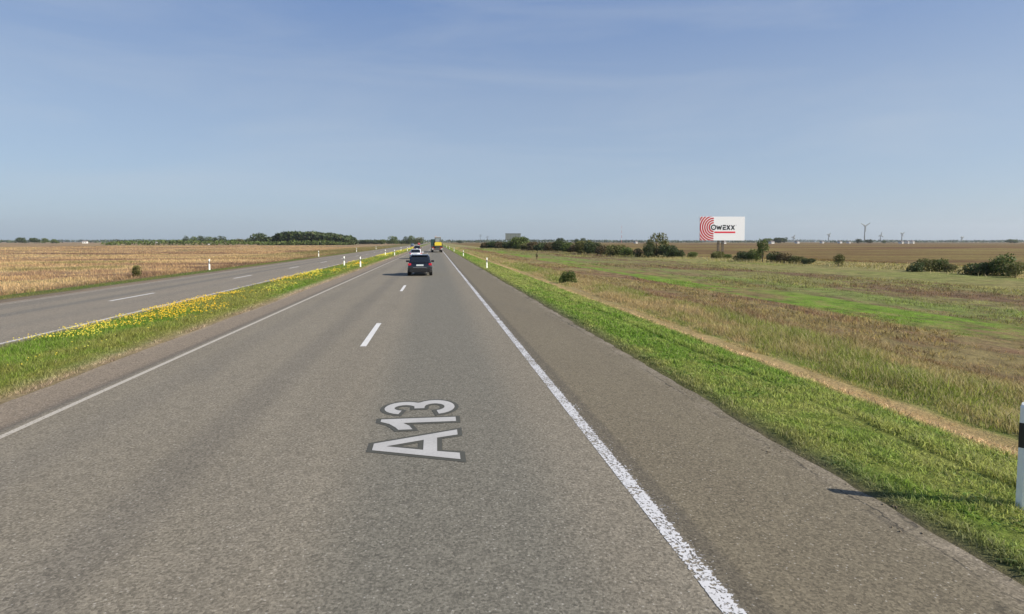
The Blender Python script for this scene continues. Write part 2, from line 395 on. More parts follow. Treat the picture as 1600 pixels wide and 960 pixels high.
strip('road', -6.68, 4.22, 0.0, asphalt_mat('asphalt'), .05, .06)
strip('opposite_road', -17.62, -10.22, 0.0, asphalt_mat('asphalt_opposite', True), .08, .06)

# painted markings
strip('edge_line', 1.885, 2.30, .004, paint_mat('paint_edge_right', (.68,.67,.66), .468, 1.975, .080, .25), cols=2)
strip('inner_edge_line', -5.59, -5.49, .004, paint_mat('paint_edge_left', (.50,.45,.37), .38), cols=2)
strip('opposite_edge_line', -10.66, -10.52, .004, paint_mat('paint_median', (.56,.52,.47), .34), cols=2)
strip('opposite_outer_line', -17.20, -17.08, .004, paint_mat('paint_outer', (.42,.36,.29), .47), cols=2)
def dashes(name, xa, xb, starts, ln, mat):
    V = []; Fc = []
    for s in starts:
        k = len(V)
        for (x, y) in ((xa, s), (xb, s), (xb, s+ln), (xa, s+ln)): V.append((x, y, .004))
        Fc.append((k, k+1, k+2, k+3))
    tag(np_mesh(name, np.array(V), np.array(Fc), mat), kind='structure')
pd = paint_mat('paint_dash', (.70,.68,.64), .30)
dashes('lane_line', -1.80, -1.655, [14.45 + 16.05*k for k in range(0, 60)], 4.1, pd)
dashes('opposite_lane_line', -13.72, -13.57, [27.0 + 15.6*k for k in range(-2, 60)], 4.0, pd)

# A13 painted on the lane, reading towards the left side of the road
def lettering():
    # flat outlines, u along the writing (road direction), v up the letters (towards the left)
    shapes = []
    H = 1.06
    A_out = [(-.13,0),(.075,0),(.165,.27),(.645,.27),(.735,0),(.94,0),(.52,H),(.29,H)]
    A_hole = [(.225,.44),(.405,.90),(.585,.44)]
    one = [(1.31,0),(1.51,0),(1.51,H),(1.40,H),(1.29,.93),(1.12,.83),(1.02,.79),(1.02,.60),(1.18,.65),(1.31,.74)]
    def arc(cx, cy, rx, ry, a0, a1, n=14): return [(cx + rx*math.cos(R(a0+(a1-a0)*i/n)), cy + ry*math.sin(R(a0+(a1-a0)*i/n))) for i in range(n+1)]
    # the 3: outer run along the right side, inner run back along the left
    out = arc(2.05,.755,.325,.305, 165, -38) + arc(2.055,.305,.375,.31, 46, -168)
    inn = arc(2.055,.305,.185,.155, -168, 68) + [(2.00,.46),(2.00,.61)] + arc(2.05,.755,.145,.155, -68, 165)
    three = out + inn
    def curve(name, mat, off, z, polys):
        cu = bpy.data.curves.new(name, 'CURVE'); cu.dimensions = '2D'; cu.fill_mode = 'BOTH'; cu.offset = off
        for p in polys:
            sp = cu.splines.new('POLY'); sp.points.add(len(p)-1); sp.use_cyclic_u = True
            for q, (a, b) in zip(sp.points, p): q.co = (a, b, 0, 1)
        tmp = bpy.data.objects.new('tmp', cu); C.objects.link(tmp)
        dg = bpy.context.evaluated_depsgraph_get(); me = bpy.data.meshes.new_from_object(tmp.evaluated_get(dg))
        bpy.data.objects.remove(tmp)
        for v in me.vertices:
            u, vv = v.co.x, v.co.y; v.co = (.27 - vv*.98, 6.86 + u*1.02, z)
        me.name = name
        return link(name, me, mat)
    P = [A_out, A_hole, one, three]
    o1 = curve('road_lettering_border', paint_mat('paint_border', (.078,.074,.055), .20), .064, .004, P)
    o2 = curve('road_lettering', paint_mat('paint_letters', (.47,.455,.425), .27), 0.0, .008, P)
    tag(o1, kind='structure'); tag(o2, kind='structure')
lettering()

# ------------------------------------------------------------------ grass, weeds, flowers (uncountable)
CAX = math.atan2(math.sin(YAW), math.cos(YAW))
def in_view(x, y):
    a = np.arctan2(x, y) - CAX
    return (np.abs(a) < R(47)) & (y > 1.5)
def scatter(xa, xb, y0, y1, d0, r0, k):
    P = []; e = [y0]
    while e[-1] < y1: e.append(min(y1, e[-1]*1.12 + .05))
    for a, b in zip(e[:-1], e[1:]):
        xm = min(abs(xa), abs(xb)); r = math.hypot(xm, .5*(a+b)); d = d0 * min(1.0, (r0/r)**k)
        n = rng.poisson(d*(b-a)*(xb-xa)); P.append(np.stack([rng.uniform(xa, xb, n), rng.uniform(a, b, n)], -1))
    P = np.concatenate(P); return P[in_view(P[:, 0], P[:, 1])]
def blades(name, P, h, wd, lean, mat, label=None, seg=1, z0=None, rnd=None):
    n = len(P); r = np.hypot(P[:, 0], P[:, 1])
    th = rng.uniform(0, 2*math.pi, n); dx, dy = np.cos(th), np.sin(th)
    ph = rng.uniform(0, 2*math.pi, n); L = h * lean * rng.uniform(.1, 1, n); lx, ly = np.cos(ph)*L, np.sin(ph)*L
    z = zg(P[:, 0]) - .015 if z0 is None else z0
    rn = rng.uniform(0, 1, n) if rnd is None else rnd
    rows = []
    for t in ([0, 1] if seg == 1 else [0, .55, 1]):
        hw = wd*.5*{0: .8, .55: 1.0, 1: .12}[t]; b = t*t if seg == 2 else t
        for sgn in (-1, 1):
            rows.append(np.stack([P[:, 0] + dx*hw*sgn + lx*b, P[:, 1] + dy*hw*sgn + ly*b, z + h*t*(1-.25*b*lean)], -1))
    m = len(rows); V = np.stack(rows, 1).reshape(-1, 3); base = (np.arange(n)*m)[:, None]
    f = [base + np.array([[0,1,3,2]])]
    if seg == 2: f.append(base + np.array([[2,3,5,4]]))
    Fc = np.concatenate(f)
    o = np_mesh(name, V, Fc, mat, {'rnd': np.repeat(rn, m)})
    return tag(o, label, 'grass' if label else None, kind='stuff')

mg = blade_mat('grass_green', (1.03,1.0,1.25), .55, 2.0, (.42,.37,.20), .84, .6)
P = scatter(4.15, 7.0, 2.0, 260, 2500, 6, 1.25)
edge = (vnoise(P[:,1]*0, P[:,1], .45, 31)-.5)*.28 + 4.28; P = P[P[:,0] > edge]
P = P[rng.uniform(0,1,len(P)) < np.clip((7.05-P[:,0])/.35, .12, 1)]
r = np.hypot(P[:,0], P[:,1]); cl = vnoise(P[:,0], P[:,1], .32, 5); off = P[:,0]-5.72-(vnoise(P[:,1]*0,P[:,1],3,6)-.5)*.3; rut = np.exp(-(off/.06)**2); bank = np.where(off > 0, np.exp(-off/.35), 0)*(vnoise(P[:,1]*0,P[:,1],2.2,44) > .35)
h = (.035 + .10*cl*rng.uniform(.5,1,len(P)) + .03*rng.uniform(0,1,len(P))) * (1-.85*rut) * (1+1.1*bank) * np.clip((P[:,0]-4.1)/.4, .45, 1)
blades('verge_grass', P, h, .006*np.maximum(1, r/6)**.85*rng.uniform(.7,1.5,len(P)), 1.0, mg, 'short green mown grass on the verge beside the right shoulder', 2)

# broad-leaved weeds in the near verge and crumbs of soil on the asphalt edge
Q = scatter(4.2, 6.6, 2.0, 40, 420, 6, 1.6); cw = vnoise(Q[:,0], Q[:,1], .55, 61); Q = Q[(cw > .55) & (Q[:,0] > 4.36)]
blades('verge_weeds', Q, .05 + .05*rng.uniform(0,1,len(Q)), .028*np.maximum(1, np.hypot(Q[:,0], Q[:,1])/8)**.7*rng.uniform(.6,1.3,len(Q)), 1.6, blade_mat('weed_leaves', (.62,.80,.8), .5, 1.5, (.40,.36,.10), .93, .6), 'broad leaved low weeds among the grass of the right verge', 2)
def crumbs():
    P = np.concatenate([scatter(3.85, 4.45, 2, 60, 130, 6, 1.5), scatter(-6.95, -6.5, 6, 60, 60, 10, 1.5)]); k = vnoise(P[:,0], P[:,1], .5, 63); P = P[k > .52]; n = len(P)
    s_ = rng.uniform(.004, .016, n); octa = np.array([(1,0,0),(0,1,0),(-1,0,0),(0,-1,0),(0,0,.6),(0,0,-.3)], float)
    V = (octa[None]*rng.uniform(.6,1.3,(n,6,1))*s_[:,None,None] + np.stack([P[:,0], P[:,1], np.full(n,.006)], -1)[:,None]).reshape(-1,3)
    f = np.array([(0,1,4),(1,2,4),(2,3,4),(3,0,4),(1,0,5),(2,1,5),(3,2,5),(0,3,5)])
    tag(np_mesh('soil_crumbs', V, ((np.arange(n)*6)[:,None,None] + f[None]).reshape(-1,3), plain('soil', (.16,.125,.08), .95, vary=.4, scale=8)), 'crumbs of soil scattered on the asphalt edge by the grass', 'soil', kind='stuff')
crumbs()
P = scatter(-10.2, -6.7, 6, 320, 1700, 11, 1.25)
eR = -6.78 + (vnoise(P[:,1]*0, P[:,1], .6, 32)-.5)*.35; eL = -10.12 + (vnoise(P[:,1]*0, P[:,1], .6, 33)-.5)*.2
P = P[(P[:,0] < eR) & (P[:,0] > eL)]; r = np.hypot(P[:,0], P[:,1]); cl = vnoise(P[:,0], P[:,1], .4, 7)
h = .05 + .13*cl + .04*rng.uniform(0,1,len(P)); h *= np.where(P[:,0] > -7.5, .6, 1.0)
blades('median_grass', P, h, .010*np.maximum(1, r/11)**.85*rng.uniform(.7,1.5,len(P)), .9, mg, 'green grass on the median between the two roads', 1)

mt = blade_mat('grass_tall', (1.05,1.0,.95), .6, 1.5, (.50,.41,.23), .62, .75)
P = scatter(7.45, 10.6, 3, 260, 1500, 10, 1.2)
eT = 7.62 + (vnoise(P[:,1]*0, P[:,1], 1.1, 34)-.5)*.45
P = P[P[:,0] > eT]; r = np.hypot(P[:,0], P[:,1]); cl = vnoise(P[:,0], P[:,1]*.6, .8, 8)
h = (.08 + .44*cl*rng.uniform(.2,1,len(P))**1.3 ) * np.clip((P[:,0]-7.4)/.9, .4, 1)
blades('tall_grass', P, h, .008*np.maximum(1, r/10)**.8*rng.uniform(.6,1.3,len(P)), .7, mt, 'tall straw coloured grass along the edge of the right field', 2)

# clipped straw lying on the mown strip
P = scatter(6.55, 7.8, 3, 200, 1300, 8, 1.2); r = np.hypot(P[:,0], P[:,1])
blades('mown_straw', P, .02 + .05*rng.uniform(0,1,len(P)), .008*np.maximum(1, r/8)**.85, 2.2, blade_mat('straw', (1,1,1), .7, 1.35, (.60,.45,.24), .5, .6), 'dry tan clippings in a mown strip beyond the verge', 1)

mf = blade_mat('weeds_field', (1.2,1.2,1.05), .5, 1.6, (.26,.19,.115), .80, .45)
P = np.concatenate([scatter(10.2, 20, 4, 220, 170, 14, 1.3), scatter(20, 43, 8, 220, 60, 24, 1.3), scatter(42, 58, 14, 90, 40, 45, 1.3)])
cl = vnoise(P[:,0], P[:,1]*.4, 1.3, 9)*.6 + vnoise(P[:,0], P[:,1], .5, 10)*.4
P = P[cl > .33]; cl = cl[cl > .33]; r = np.hypot(P[:,0], P[:,1])
green = (P[:,0] > 14.2) & (P[:,0] < 17.6)
h = (.04 + .22*cl*rng.uniform(.3,1,len(P))) * np.where(green | ((P[:,0] > 31) & (P[:,0] < 43)), .4, 1)
blades('field_weeds', P, h, .022*np.maximum(1, r/14)**.8*rng.uniform(.6,1.6,len(P)), .9, mf, 'low brown and green weeds over the field on the right', 1)

P = np.concatenate([scatter(-60, -18.7, 20, 300, 75, 30, 1.3), scatter(-200, -60, 60, 420, 8, 80, 1.3)])
eM = -20.6 + (vnoise(P[:,1]*0, P[:,1], 2.0, 36)-.5)*.6
r = np.hypot(P[:,0], P[:,1]); cl = vnoise(P[:,0], P[:,1]*.6, 2.2, 12)
h = np.where(P[:,0] > eM, .07, .12 + .30*cl)*rng.uniform(.5,1.2,len(P))
blades('meadow_grass', P, h, .03*np.maximum(1, r/30)**.8*rng.uniform(.6,1.5,len(P)), .8, blade_mat('grass_meadow', (1.22,1.18,1.12), .72, 1.35, (.52,.40,.23), .86, .35), 'dry tan meadow grass beyond the left road', 1)

# pale dry grass standing round the feet of the hedge
def hedge_grass():
    y = rng.uniform(18, 240, 26000); hx = np.interp(y, [62, 95, 234, 300], [43.5, 33.5, 19, 9]); x = hx + rng.normal(1.5, 2.2, len(y))
    keep = (vnoise(x, y, 3.5, 81) > .42) & in_view(x, y); Q = np.stack([x, y], -1)[keep]; n = len(Q)
    blades('hedge_grass', Q, rng.uniform(.15, .55, n), rng.uniform(.04, .10, n), .8, blade_mat('grass_hedge', (1.35,1.3,1.1), .7, 1.6, (.62,.52,.30), .55, .8), 'pale dry grass around the feet of the hedge bushes', 1)
hedge_grass()

# yellow flowers of the median: little heads standing in loose drifts
def flowers():
    P = scatter(-10.1, -6.9, 8, 330, 420, 12, 1.15)
    big = vnoise(P[:,0]*2.2, P[:,1], 5.5, 21); sm = vnoise(P[:,0], P[:,1], .7, 22)
    dens = np.clip((big*.60 + sm*.40 - .61)*4.0, 0, .45) * np.clip((-7.35-P[:,0])/.9, 0.0, 1)
    dens = np.maximum(dens, .035*(P[:,0] < -7.6)*(sm > .4))
    P = P[rng.uniform(0,1,len(P)) < dens]; n = len(P); r = np.hypot(P[:,0], P[:,1])
    s = .0125*np.maximum(1, r/12)**.68*rng.uniform(.7,1.4,n); z = zg(P[:,0]) + .09 + .10*rng.uniform(0,1,n)
    octa = np.array([(1,0,0),(0,1,0),(-1,0,0),(0,-1,0),(0,0,.6),(0,0,-.6)], float)
    V = (octa[None]*s[:,None,None] + np.stack([P[:,0], P[:,1], z], -1)[:,None]).reshape(-1, 3)
    f = np.array([(0,1,4),(1,2,4),(2,3,4),(3,0,4),(1,0,5),(2,1,5),(3,2,5),(0,3,5)])
    Fc = ((np.arange(n)*6)[:,None,None] + f[None]).reshape(-1, 3)
    m, g, out = mat_new('petals'); b = g.n('ShaderNodeBsdfPrincipled'); at = g.n('ShaderNodeAttribute', attribute_name='rnd')
    g.put(b.inputs['Base Color'], g.mix(at.outputs['Fac'], (.85,.52,.02), (.68,.70,.10))); b.inputs['Roughness'].default_value = .7
    g.t.links.new(b.outputs[0], out.inputs[0])
    drift = np.clip(vnoise(P[:,0], P[:,1], 4, 25)*1.6-.3 + rng.uniform(-.3,.3,n), 0, 1)
    o = np_mesh('median_flowers', V, Fc, m, {'rnd': np.repeat(drift, 6)})
    tag(o, 'yellow wild flowers in drifts along the grassy median', 'flowers', kind='stuff')
flowers()

# ------------------------------------------------------------------ trees and bushes
bark = plain('bark', (.09,.07,.05), .9, vary=.3, scale=3)
LEAF = {
 'dark': leaf_mat('leaves_dark', (.034,.052,.020), (.092,.125,.042), (.09,.07,.03)),
 'mid': leaf_mat('leaves_mid', (.058,.092,.022), (.150,.195,.050)),
 'olive': leaf_mat('leaves_olive', (.095,.105,.030), (.20,.20,.068), (.16,.10,.05)),
 'rust': leaf_mat('leaves_rust', (.085,.068,.034), (.165,.125,.058), (.13,.11,.04)),
}
def leaf_np(blobs, n, size):
    """leaf-clump faces through the volume of several lobes; returns verts, faces, rnd"""
    vol = np.array([b[3]*b[4]*b[5] for b in blobs])**.75; pr = vol/vol.sum(); idx = rng.choice(len(blobs), n, p=pr)
    B = np.array(blobs)[idx]; d = rng.normal(size=(n, 3)); d /= np.linalg.norm(d, axis=1)[:, None]
    rr = rng.uniform(.45, 1.0, n)**.5 * (1 + .22*(vnoise(d[:,0]*3+B[:,0], d[:,1]*3+d[:,2]*3+B[:,2], .8, 41)-.5)*2)
    c = B[:, :3] + d*rr[:, None]*B[:, 3:6]; c[:, 2] = np.maximum(c[:, 2], .03)
    a = rng.normal(size=(n, 3)); a /= np.linalg.norm(a, axis=1)[:, None]; b = np.cross(a, rng.normal(size=(n, 3))); b /= np.linalg.norm(b, axis=1)[:, None]
    s = size*rng.uniform(.5, 1.3, n)[:, None]
    V = np.stack([c - a*s, c - b*s*.55, c + a*s, c + b*s*.55], 1).reshape(-1, 3)
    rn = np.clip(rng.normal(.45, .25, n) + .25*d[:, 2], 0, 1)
    return V, np.arange(n*4).reshape(-1, 4), np.repeat(rn, 4)
def leaves(name, blobs, n, size, kind, parent=None):
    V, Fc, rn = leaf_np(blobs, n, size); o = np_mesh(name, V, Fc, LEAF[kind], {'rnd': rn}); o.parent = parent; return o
def wood(name, h, r, blobs, parent):
    bm = bmesh.new(); tube(bm, (0,0,-.1), (r*.4,0,h*.5), r, r*.7, 7); tube(bm, (r*.4,0,h*.5), (0,r*.3,h*.85), r*.7, r*.25, 6)
    for b in blobs[:6]: tube(bm, (r*.3,0,h*random.uniform(.25,.5)), (b[0]*.7, b[1]*.7, b[2]), r*.4, r*.12, 5)
    return finish(bm, name, bark, parent)
def lobes(W, H, lo, n, asym=0.0):
    out = [(0, 0, (lo+H)*.5, W*.34, W*.30, (H-lo)*.46)]
    for i in range(n):
        a = random.uniform(0, 2*math.pi); q = random.uniform(.45, .95); zz = random.uniform(lo + (H-lo)*.12, H - (H-lo)*.22)
        k = 1 - .35*((zz-lo)/(H-lo)); s = random.uniform(.14, .22)
        out.append((math.cos(a)*W*.34*q*k + asym*W*.1, math.sin(a)*W*.3*q*k, zz, W*s, W*s, min(W*s, (H-lo)*.28)))
    return out
def tree(name, label, x, y, W, H, kind='mid', lo=.25, cat='tree', group=None, n=900, nl=8, size=None, trunk=True):
    t = empty(name, (x, y, float(zg(x)))); bl = lobes(W, H, H*lo if lo else .1, nl)
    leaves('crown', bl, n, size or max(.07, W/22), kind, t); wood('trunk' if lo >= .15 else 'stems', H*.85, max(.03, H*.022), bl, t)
    return tag(t, label, cat, group)

def X(px, Y, base=378):   # lateral position from a measured bearing off the road's own direction
    return (px - 680) / F * Y / (math.cos(YAW) - (px-800)/F*math.sin(YAW)) * math.cos(YAW) * .992
def HT(px_h, Y): return px_h / F * Y

# hedge line on the right, one bush after another
hed = 'bushes of the hedge line across the right field'
HL = [ # px, Y, width m, height m, kind, label
 (762, 232, 6.0, 2.9,'rust','low russet bush at the road end of the hedge row'),
 (773, 226, 6.5, 3.2,'dark','dark low bush second from the road end of the hedge row'),
 (786, 215, 7.0, 3.0,'rust','russet low bush left of the grey billboard in the hedge'),
 (800, 205, 6.5, 3.2,'dark','dark bush under the grey billboard'),
 (813, 188, 7.0, 4.8,'mid','rounded taller green bush just right of the grey billboard'),
 (826, 178, 5.0, 2.9,'olive','small olive bush right of the rounded green one'),
 (838, 172, 5.5, 3.0,'rust','russet bush in the left half of the hedge row'),
 (850, 162, 5.5, 2.9,'dark','dark green low bush in the left half of the hedge row'),
 (862, 152, 4.5, 3.1,'rust','brownish bush in front of distant twin trees'),
 (875, 146, 4.5, 3.6,'dark','dark bush with a pointed top in the hedge middle'),
 (888, 138, 4.5, 2.8,'mid','broad green bush low in the hedge middle'),
 (900, 132, 4.0, 2.4,'rust','reddish brown low bush in the hedge middle'),
 (914, 125, 4.5, 3.4,'olive','olive bush with bare twigs in the hedge middle'),
 (928, 119, 4.3, 3.0,'dark','dark bush left of the open gap before the big round bush'),
 (942, 112, 3.6, 2.3,'rust','low rust tinged bush before the gap in the hedge'),
 (962, 104, 4.4, 1.9,'olive','flat olive bush left of the big round bush'),
 (980, 100, 3.0, 1.7,'mid','flat green shrub touching the gap by the big round bush'),
 (998, 96, 2.0, 1.4,'dark','small dark bush against the left foot of the big round bush'),
 (1028, 95, 4.3, 4.0,'olive','big round olive bush, tallest left of the white billboard'),
 (1016, 92.5, 2.2, 2.4,'dark','dark bush at the left foot of the big round bush'),
 (1046, 92, 3.6, 2.0,'dark','dark bush spreading right of the big round bush'),
 (1062, 90, 2.4, 1.3,'dark','low dark end bush right of the big round bush'),
 (1084, 88, 2.0, 1.0,'mid','very low green shrub left of the white billboard legs'),
 (1124, 82, 2.6, 1.5,'olive','low bush under the white billboard legs'),
 (1138, 84, 1.8, .9,'mid','small green shrub just right of the white billboard legs'),
 (1165, 76, 2.6, 1.6,'dark','dark low bush right of the white billboard'),
 (1183, 74, 2.4, 1.9,'mid','green bush at the left foot of the slender hedge tree'),
 (1214, 71, 2.4, 1.7,'dark','dark bush at the right foot of the slender hedge tree'),
 (1230, 69, 2.4, 1.5,'rust','brownish bush right of the slender hedge tree'),
 (1250, 67, 2.2, 1.1,'olive','flat olive bush beyond the slender hedge tree'),
 (1268, 65, 1.8, .8,'dark','small low bush ending the right group of the hedge'),
 (1315, 62, 1.3, 1.5,'olive','lone feathery shrub in the gap below the small white houses'),
 (1438, 50, 1.5, 1.0,'dark','small dark shrub left in the right part of the hedge'),
 (1456, 51, 1.9, 1.2,'olive','olive shrub in the right part of the hedge'),
 (1474, 51, 1.8, 1.2,'mid','green shrub in the right part of the hedge'),
 (1490, 50, 1.4, .8,'olive','low olive shrub before the two dark bushes at right'),
 (1528, 46, 1.9, 1.0,'dark','low dark bush left of the tall bush at the right edge'),
 (1546, 46, 1.8, 1.1,'dark','dark bush touching the tall bush at the right edge'),
 (1574, 45, 2.4, 1.75,'mid','tall leafy bush at the right end of the hedge'),
 (1594, 43, 1.6, 1.2,'olive','olive bush cut by the right edge of the picture'),
]
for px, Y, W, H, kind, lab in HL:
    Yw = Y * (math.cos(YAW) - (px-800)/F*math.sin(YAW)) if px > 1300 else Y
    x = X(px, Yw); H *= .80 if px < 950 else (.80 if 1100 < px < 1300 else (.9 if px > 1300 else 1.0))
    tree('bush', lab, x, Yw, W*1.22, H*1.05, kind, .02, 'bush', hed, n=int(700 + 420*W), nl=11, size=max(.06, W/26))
Yt = 72
tree('hedge_tree', 'slender dark green tree standing out of the hedge right of the white billboard', X(1195, Yt), Yt, 2.2, 3.0, 'mid', .35, n=900, size=.10)
tree('roadside_bush', 'lone round green bush in the tall grass beside the right road', 8.3, 36.7, 1.45, .85, 'mid', .02, 'bush', n=2200, nl=12, size=.045)
tree('roadside_bush', 'small olive bush in the meadow verge left of the opposite road', -21.6, 46.5, .95, .95, 'olive', .02, 'bush', n=900, nl=8, size=.05)
tree('weed_plant', 'small dark weed standing alone on the right field', X(840, 86), 86, .45, 1.2, 'rust', .02, 'plant', n=200, nl=5, size=.06)

# trees of the far left
tg = 'trees along the far edge of the left meadow'
for px, Y, W, H, kind, lab in [
 (288, 640, 6, 9, 'dark', 'slim pointed tree at the left end of the far tree clump'),
 (300, 630, 9, 8, 'mid', 'round tree right of the slim pointed tree'),
 (312, 620, 9, 8.5, 'dark', 'dark tree in the middle of the far clump left of the wood'),
 (323, 615, 8, 8, 'mid', 'tree with flat top in the far clump left of the wood'),
 (333, 610, 7, 7.4, 'dark', 'smaller dark tree in the far clump left of the wood'),
 (345, 605, 9, 8.6, 'dark', 'round dark tree ending the far clump left of the wood'),
 (360, 590, 8, 5.0, 'mid', 'low tree in the dip between far clump and big domed tree'),
 (372, 585, 8, 5.4, 'olive', 'low olive tree in the dip left of the big domed tree'),
 (386, 575, 7, 6.0, 'mid', 'low tree at the left foot of the big domed tree'),
 (402, 560, 16, 11.0, 'dark', 'big domed dark tree left of the wood'),
 (417, 555, 8, 6.6, 'mid', 'low tree between the big domed tree and the wood'),
 (570, 640, 12, 4.6, 'dark', 'low dark tree right of the wood towards the road'),
 (584, 640, 10, 4.8, 'dark', 'low dark tree second right of the wood'),
 (596, 640, 10, 5.0, 'mid', 'low green tree left of the round tree near the road'),
 (614, 620, 10, 8.6, 'mid', 'round tree alone between wood and roadside clump'),
 (634, 600, 7, 8.5, 'dark', 'dark tree at the left of the roadside clump'),
 (643, 600, 8, 9.0, 'mid', 'tallest tree of the roadside clump'),
 (655, 600, 9, 7.6, 'olive', 'olive tree at the right of the roadside clump'),
 (28, 900, 14, 9, 'dark', 'far tree on the horizon near the left edge of the picture'),
 (50, 880, 13, 8, 'dark', 'far dark tree second from the left edge of the picture'),
 (66, 900, 10, 7.5, 'mid', 'far tree third from the left edge of the picture'),
 (81, 920, 10, 6.5, 'mid', 'low far tree fourth from the left edge of the picture'),
 (1222, 800, 20, 8.5, 'dark', 'far dark tree clump member right behind the slender hedge tree'),
 (1205, 850, 18, 8, 'mid', 'far tree left behind the slender hedge tree'),
 (1346, 760, 9, 6.5, 'dark', 'far dark tree at the left foot of the large wind turbine'),
 (1361, 760, 9, 6.0, 'dark', 'far dark tree at the right foot of the large wind turbine'),
 (1385, 900, 7, 5, 'mid', 'small far tree right of the large wind turbine'),
 (1586, 900, 16, 7, 'mid', 'far tree on the horizon near the right edge of the picture'),
 (718, 900, 8, 5, 'dark', 'small far tree on the horizon just right of the truck'),
 (876, 420, 7, 5.5, 'dark', 'left one of the far twin trees behind the hedge'),
 (902, 420, 4, 5.0, 'dark', 'narrow middle tree behind the hedge'),
 (912, 420, 6, 5.2, 'dark', 'right one of the far twin trees behind the hedge'),
]:
    tree('tree', lab, X(px, Y), Y, W*1.35, H, kind, .12 if H < 7 else .16, 'tree', tg if px < 700 else 'distant trees on the right', n=800, nl=11, size=W/17)

def wood_mass(name, label, xs, y0, y1, hf, n, size, kind):
    x = rng.uniform(xs[0], xs[1], n); y = rng.uniform(y0, y1, n); H = hf(x)*(1 + .16*(vnoise(x, y, 5, 51)-.5)*2)
    t = rng.uniform(0, 1, n)**.6; c = np.stack([x, y, H*t], -1)
    a = rng.normal(size=(n,3)); a /= np.linalg.norm(a,axis=1)[:,None]; b = np.cross(a, rng.normal(size=(n,3))); b /= np.linalg.norm(b,axis=1)[:,None]
    s = size*rng.uniform(.5,1.3,n)[:,None]; V = np.stack([c-a*s, c-b*s*.6, c+a*s, c+b*s*.6],1).reshape(-1,3); V[:,2] = np.maximum(V[:,2], -.05)
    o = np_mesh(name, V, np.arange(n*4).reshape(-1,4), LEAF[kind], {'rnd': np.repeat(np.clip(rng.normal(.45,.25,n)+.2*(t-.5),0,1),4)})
    return tag(o, label, 'wood', kind='stuff')
xa, xb = X(418, 480), X(548, 480)
wood_mass('wood', 'dense dark green wood at the far edge of the left meadow', (xa, xb), 470, 520,
          lambda x: np.interp((x-xa)/(xb-xa), [0,.12,.3,.55,.8,.93,1], [5.5,8.2,9.6,9.2,7.4,6.6,3.0]), 9000, 1.5, 'dark')
xc = X(285, 600)
wood_mass('wood_edge', 'low green scrub at the foot of the far left trees', (xc, xb), 455, 475, lambda x: 1.2 + 2.4*vnoise(x, x*0, 14, 77), 3200, .8, 'mid')
xd, xe = X(556, 640), X(660, 640)
wood_mass('wood_edge', 'low dark scrub under the roadside trees by the opposite road', (xd, xe), 640, 670, lambda x: 2.2 + 2.2*vnoise(x, x*0, 9, 78), 2600, .8, 'dark')
# horizon: woods several kilometres away all round
def horizon(name, label, xa, xb, Y, h0, h1, n, gap, seed, size=5):
    x = rng.uniform(xa, xb, n); g_ = vnoise(x, x*0, 160, seed)*.6 + vnoise(x, x*0, 45, seed+1)*.4
    keep = g_ > gap; x = x[keep]; g_ = g_[keep]; n = len(x); H = h0 + (h1-h0)*g_; t = rng.uniform(0,1,n)
    c = np.stack([x, Y + rng.uniform(-40,40,n), H*t], -1)
    a = rng.normal(size=(n,3)); a /= np.linalg.norm(a,axis=1)[:,None]; b = np.cross(a, rng.normal(size=(n,3))); b /= np.linalg.norm(b,axis=1)[:,None]
    s = size*rng.uniform(.5,1.2,n)[:,None]; V = np.stack([c-a*s, c-b*s*.6, c+a*s, c+b*s*.6],1).reshape(-1,3); V[:,2] = np.maximum(V[:,2], -.05)
    tag(np_mesh(name, V, np.arange(n*4).reshape(-1,4), LEAF['dark'], {'rnd': np.repeat(rng.uniform(0,1,n),4)}), label, 'wood', kind='stuff')
horizon('far_treeline', 'thin line of far woods all along the horizon', -3600, 6400, 3300, 7, 15, 16000, .0, 61, 6)
horizon('far_treeline', 'broken line of nearer woods along the horizon', -2200, 3800, 1700, 2.5, 9.5, 9000, .30, 71, 3.5)

# ------------------------------------------------------------------ delineator posts
post_white = plain('post_plastic', (.90,.90,.80), .45, vary=.05); post_black = plain('post_black_band', (.012,.012,.012), .5, vary=.1)
refl = plain('reflector', (.62,.60,.58), .2, vary=.05, scale=30)
def make_post():
    t = empty('delineator_post')
    def sec(z, k=1.0, wd=.062, dp=.05): # rounded-triangular hollow section
        return [(-wd*k, -dp*.5*k), (-wd*.6*k, -dp*k), (wd*.6*k, -dp*k), (wd*k, -dp*.5*k), (wd*.55*k, dp*.8*k), (0, dp*1.1*k), (-wd*.55*k, dp*.8*k)]
    def loft(name, levels, mat, k=1.0, skew=0.0):
        bm = bmesh.new(); rings = []
        for z in levels:
            wdt = .062 + .012*(1-z/1.0)
            rings.append([bm.verts.new((x*wdt/.062, y, max(.0, z + (skew*x/.062 if skew and 0 < z < 1 else 0)))) for x, y in sec(z, k)])
        n = len(rings[0])
        for a, b in zip(rings[:-1], rings[1:]):
            for i in range(n): bm.faces.new((a[i], a[(i+1)%n], b[(i+1)%n], b[i]))
        bm.faces.new(rings[0][::-1]); bm.faces.new(rings[-1])
        return finish(bm, name, mat, t, smooth=False)
    loft('shaft', [-.0, .3, .6, .965], post_white)
    bm = bmesh.new(); A = [bm.verts.new((x, y, .965)) for x, y in sec(.965)]; B = [bm.verts.new((x*.8, y*.8, 1.0 + .02*x/.062)) for x, y in sec(1.0)]
    for i in range(7): bm.faces.new((A[i], A[(i+1)%7], B[(i+1)%7], B[i]))
    bm.faces.new(B); bm.faces.new(A[::-1]); finish(bm, 'cap', post_white, t)
    loft('black_band', [.57, .80], post_black, 1.04, -.03)
    bm = bmesh.new(); abox(bm, -.022, .022, -.0565, -.053, .60, .76); finish(bm, 'reflector', refl, t, bevel=.001)
    return t
post0 = make_post(); used = False
ordn = ['nearest','second','third','fourth','fifth','sixth']
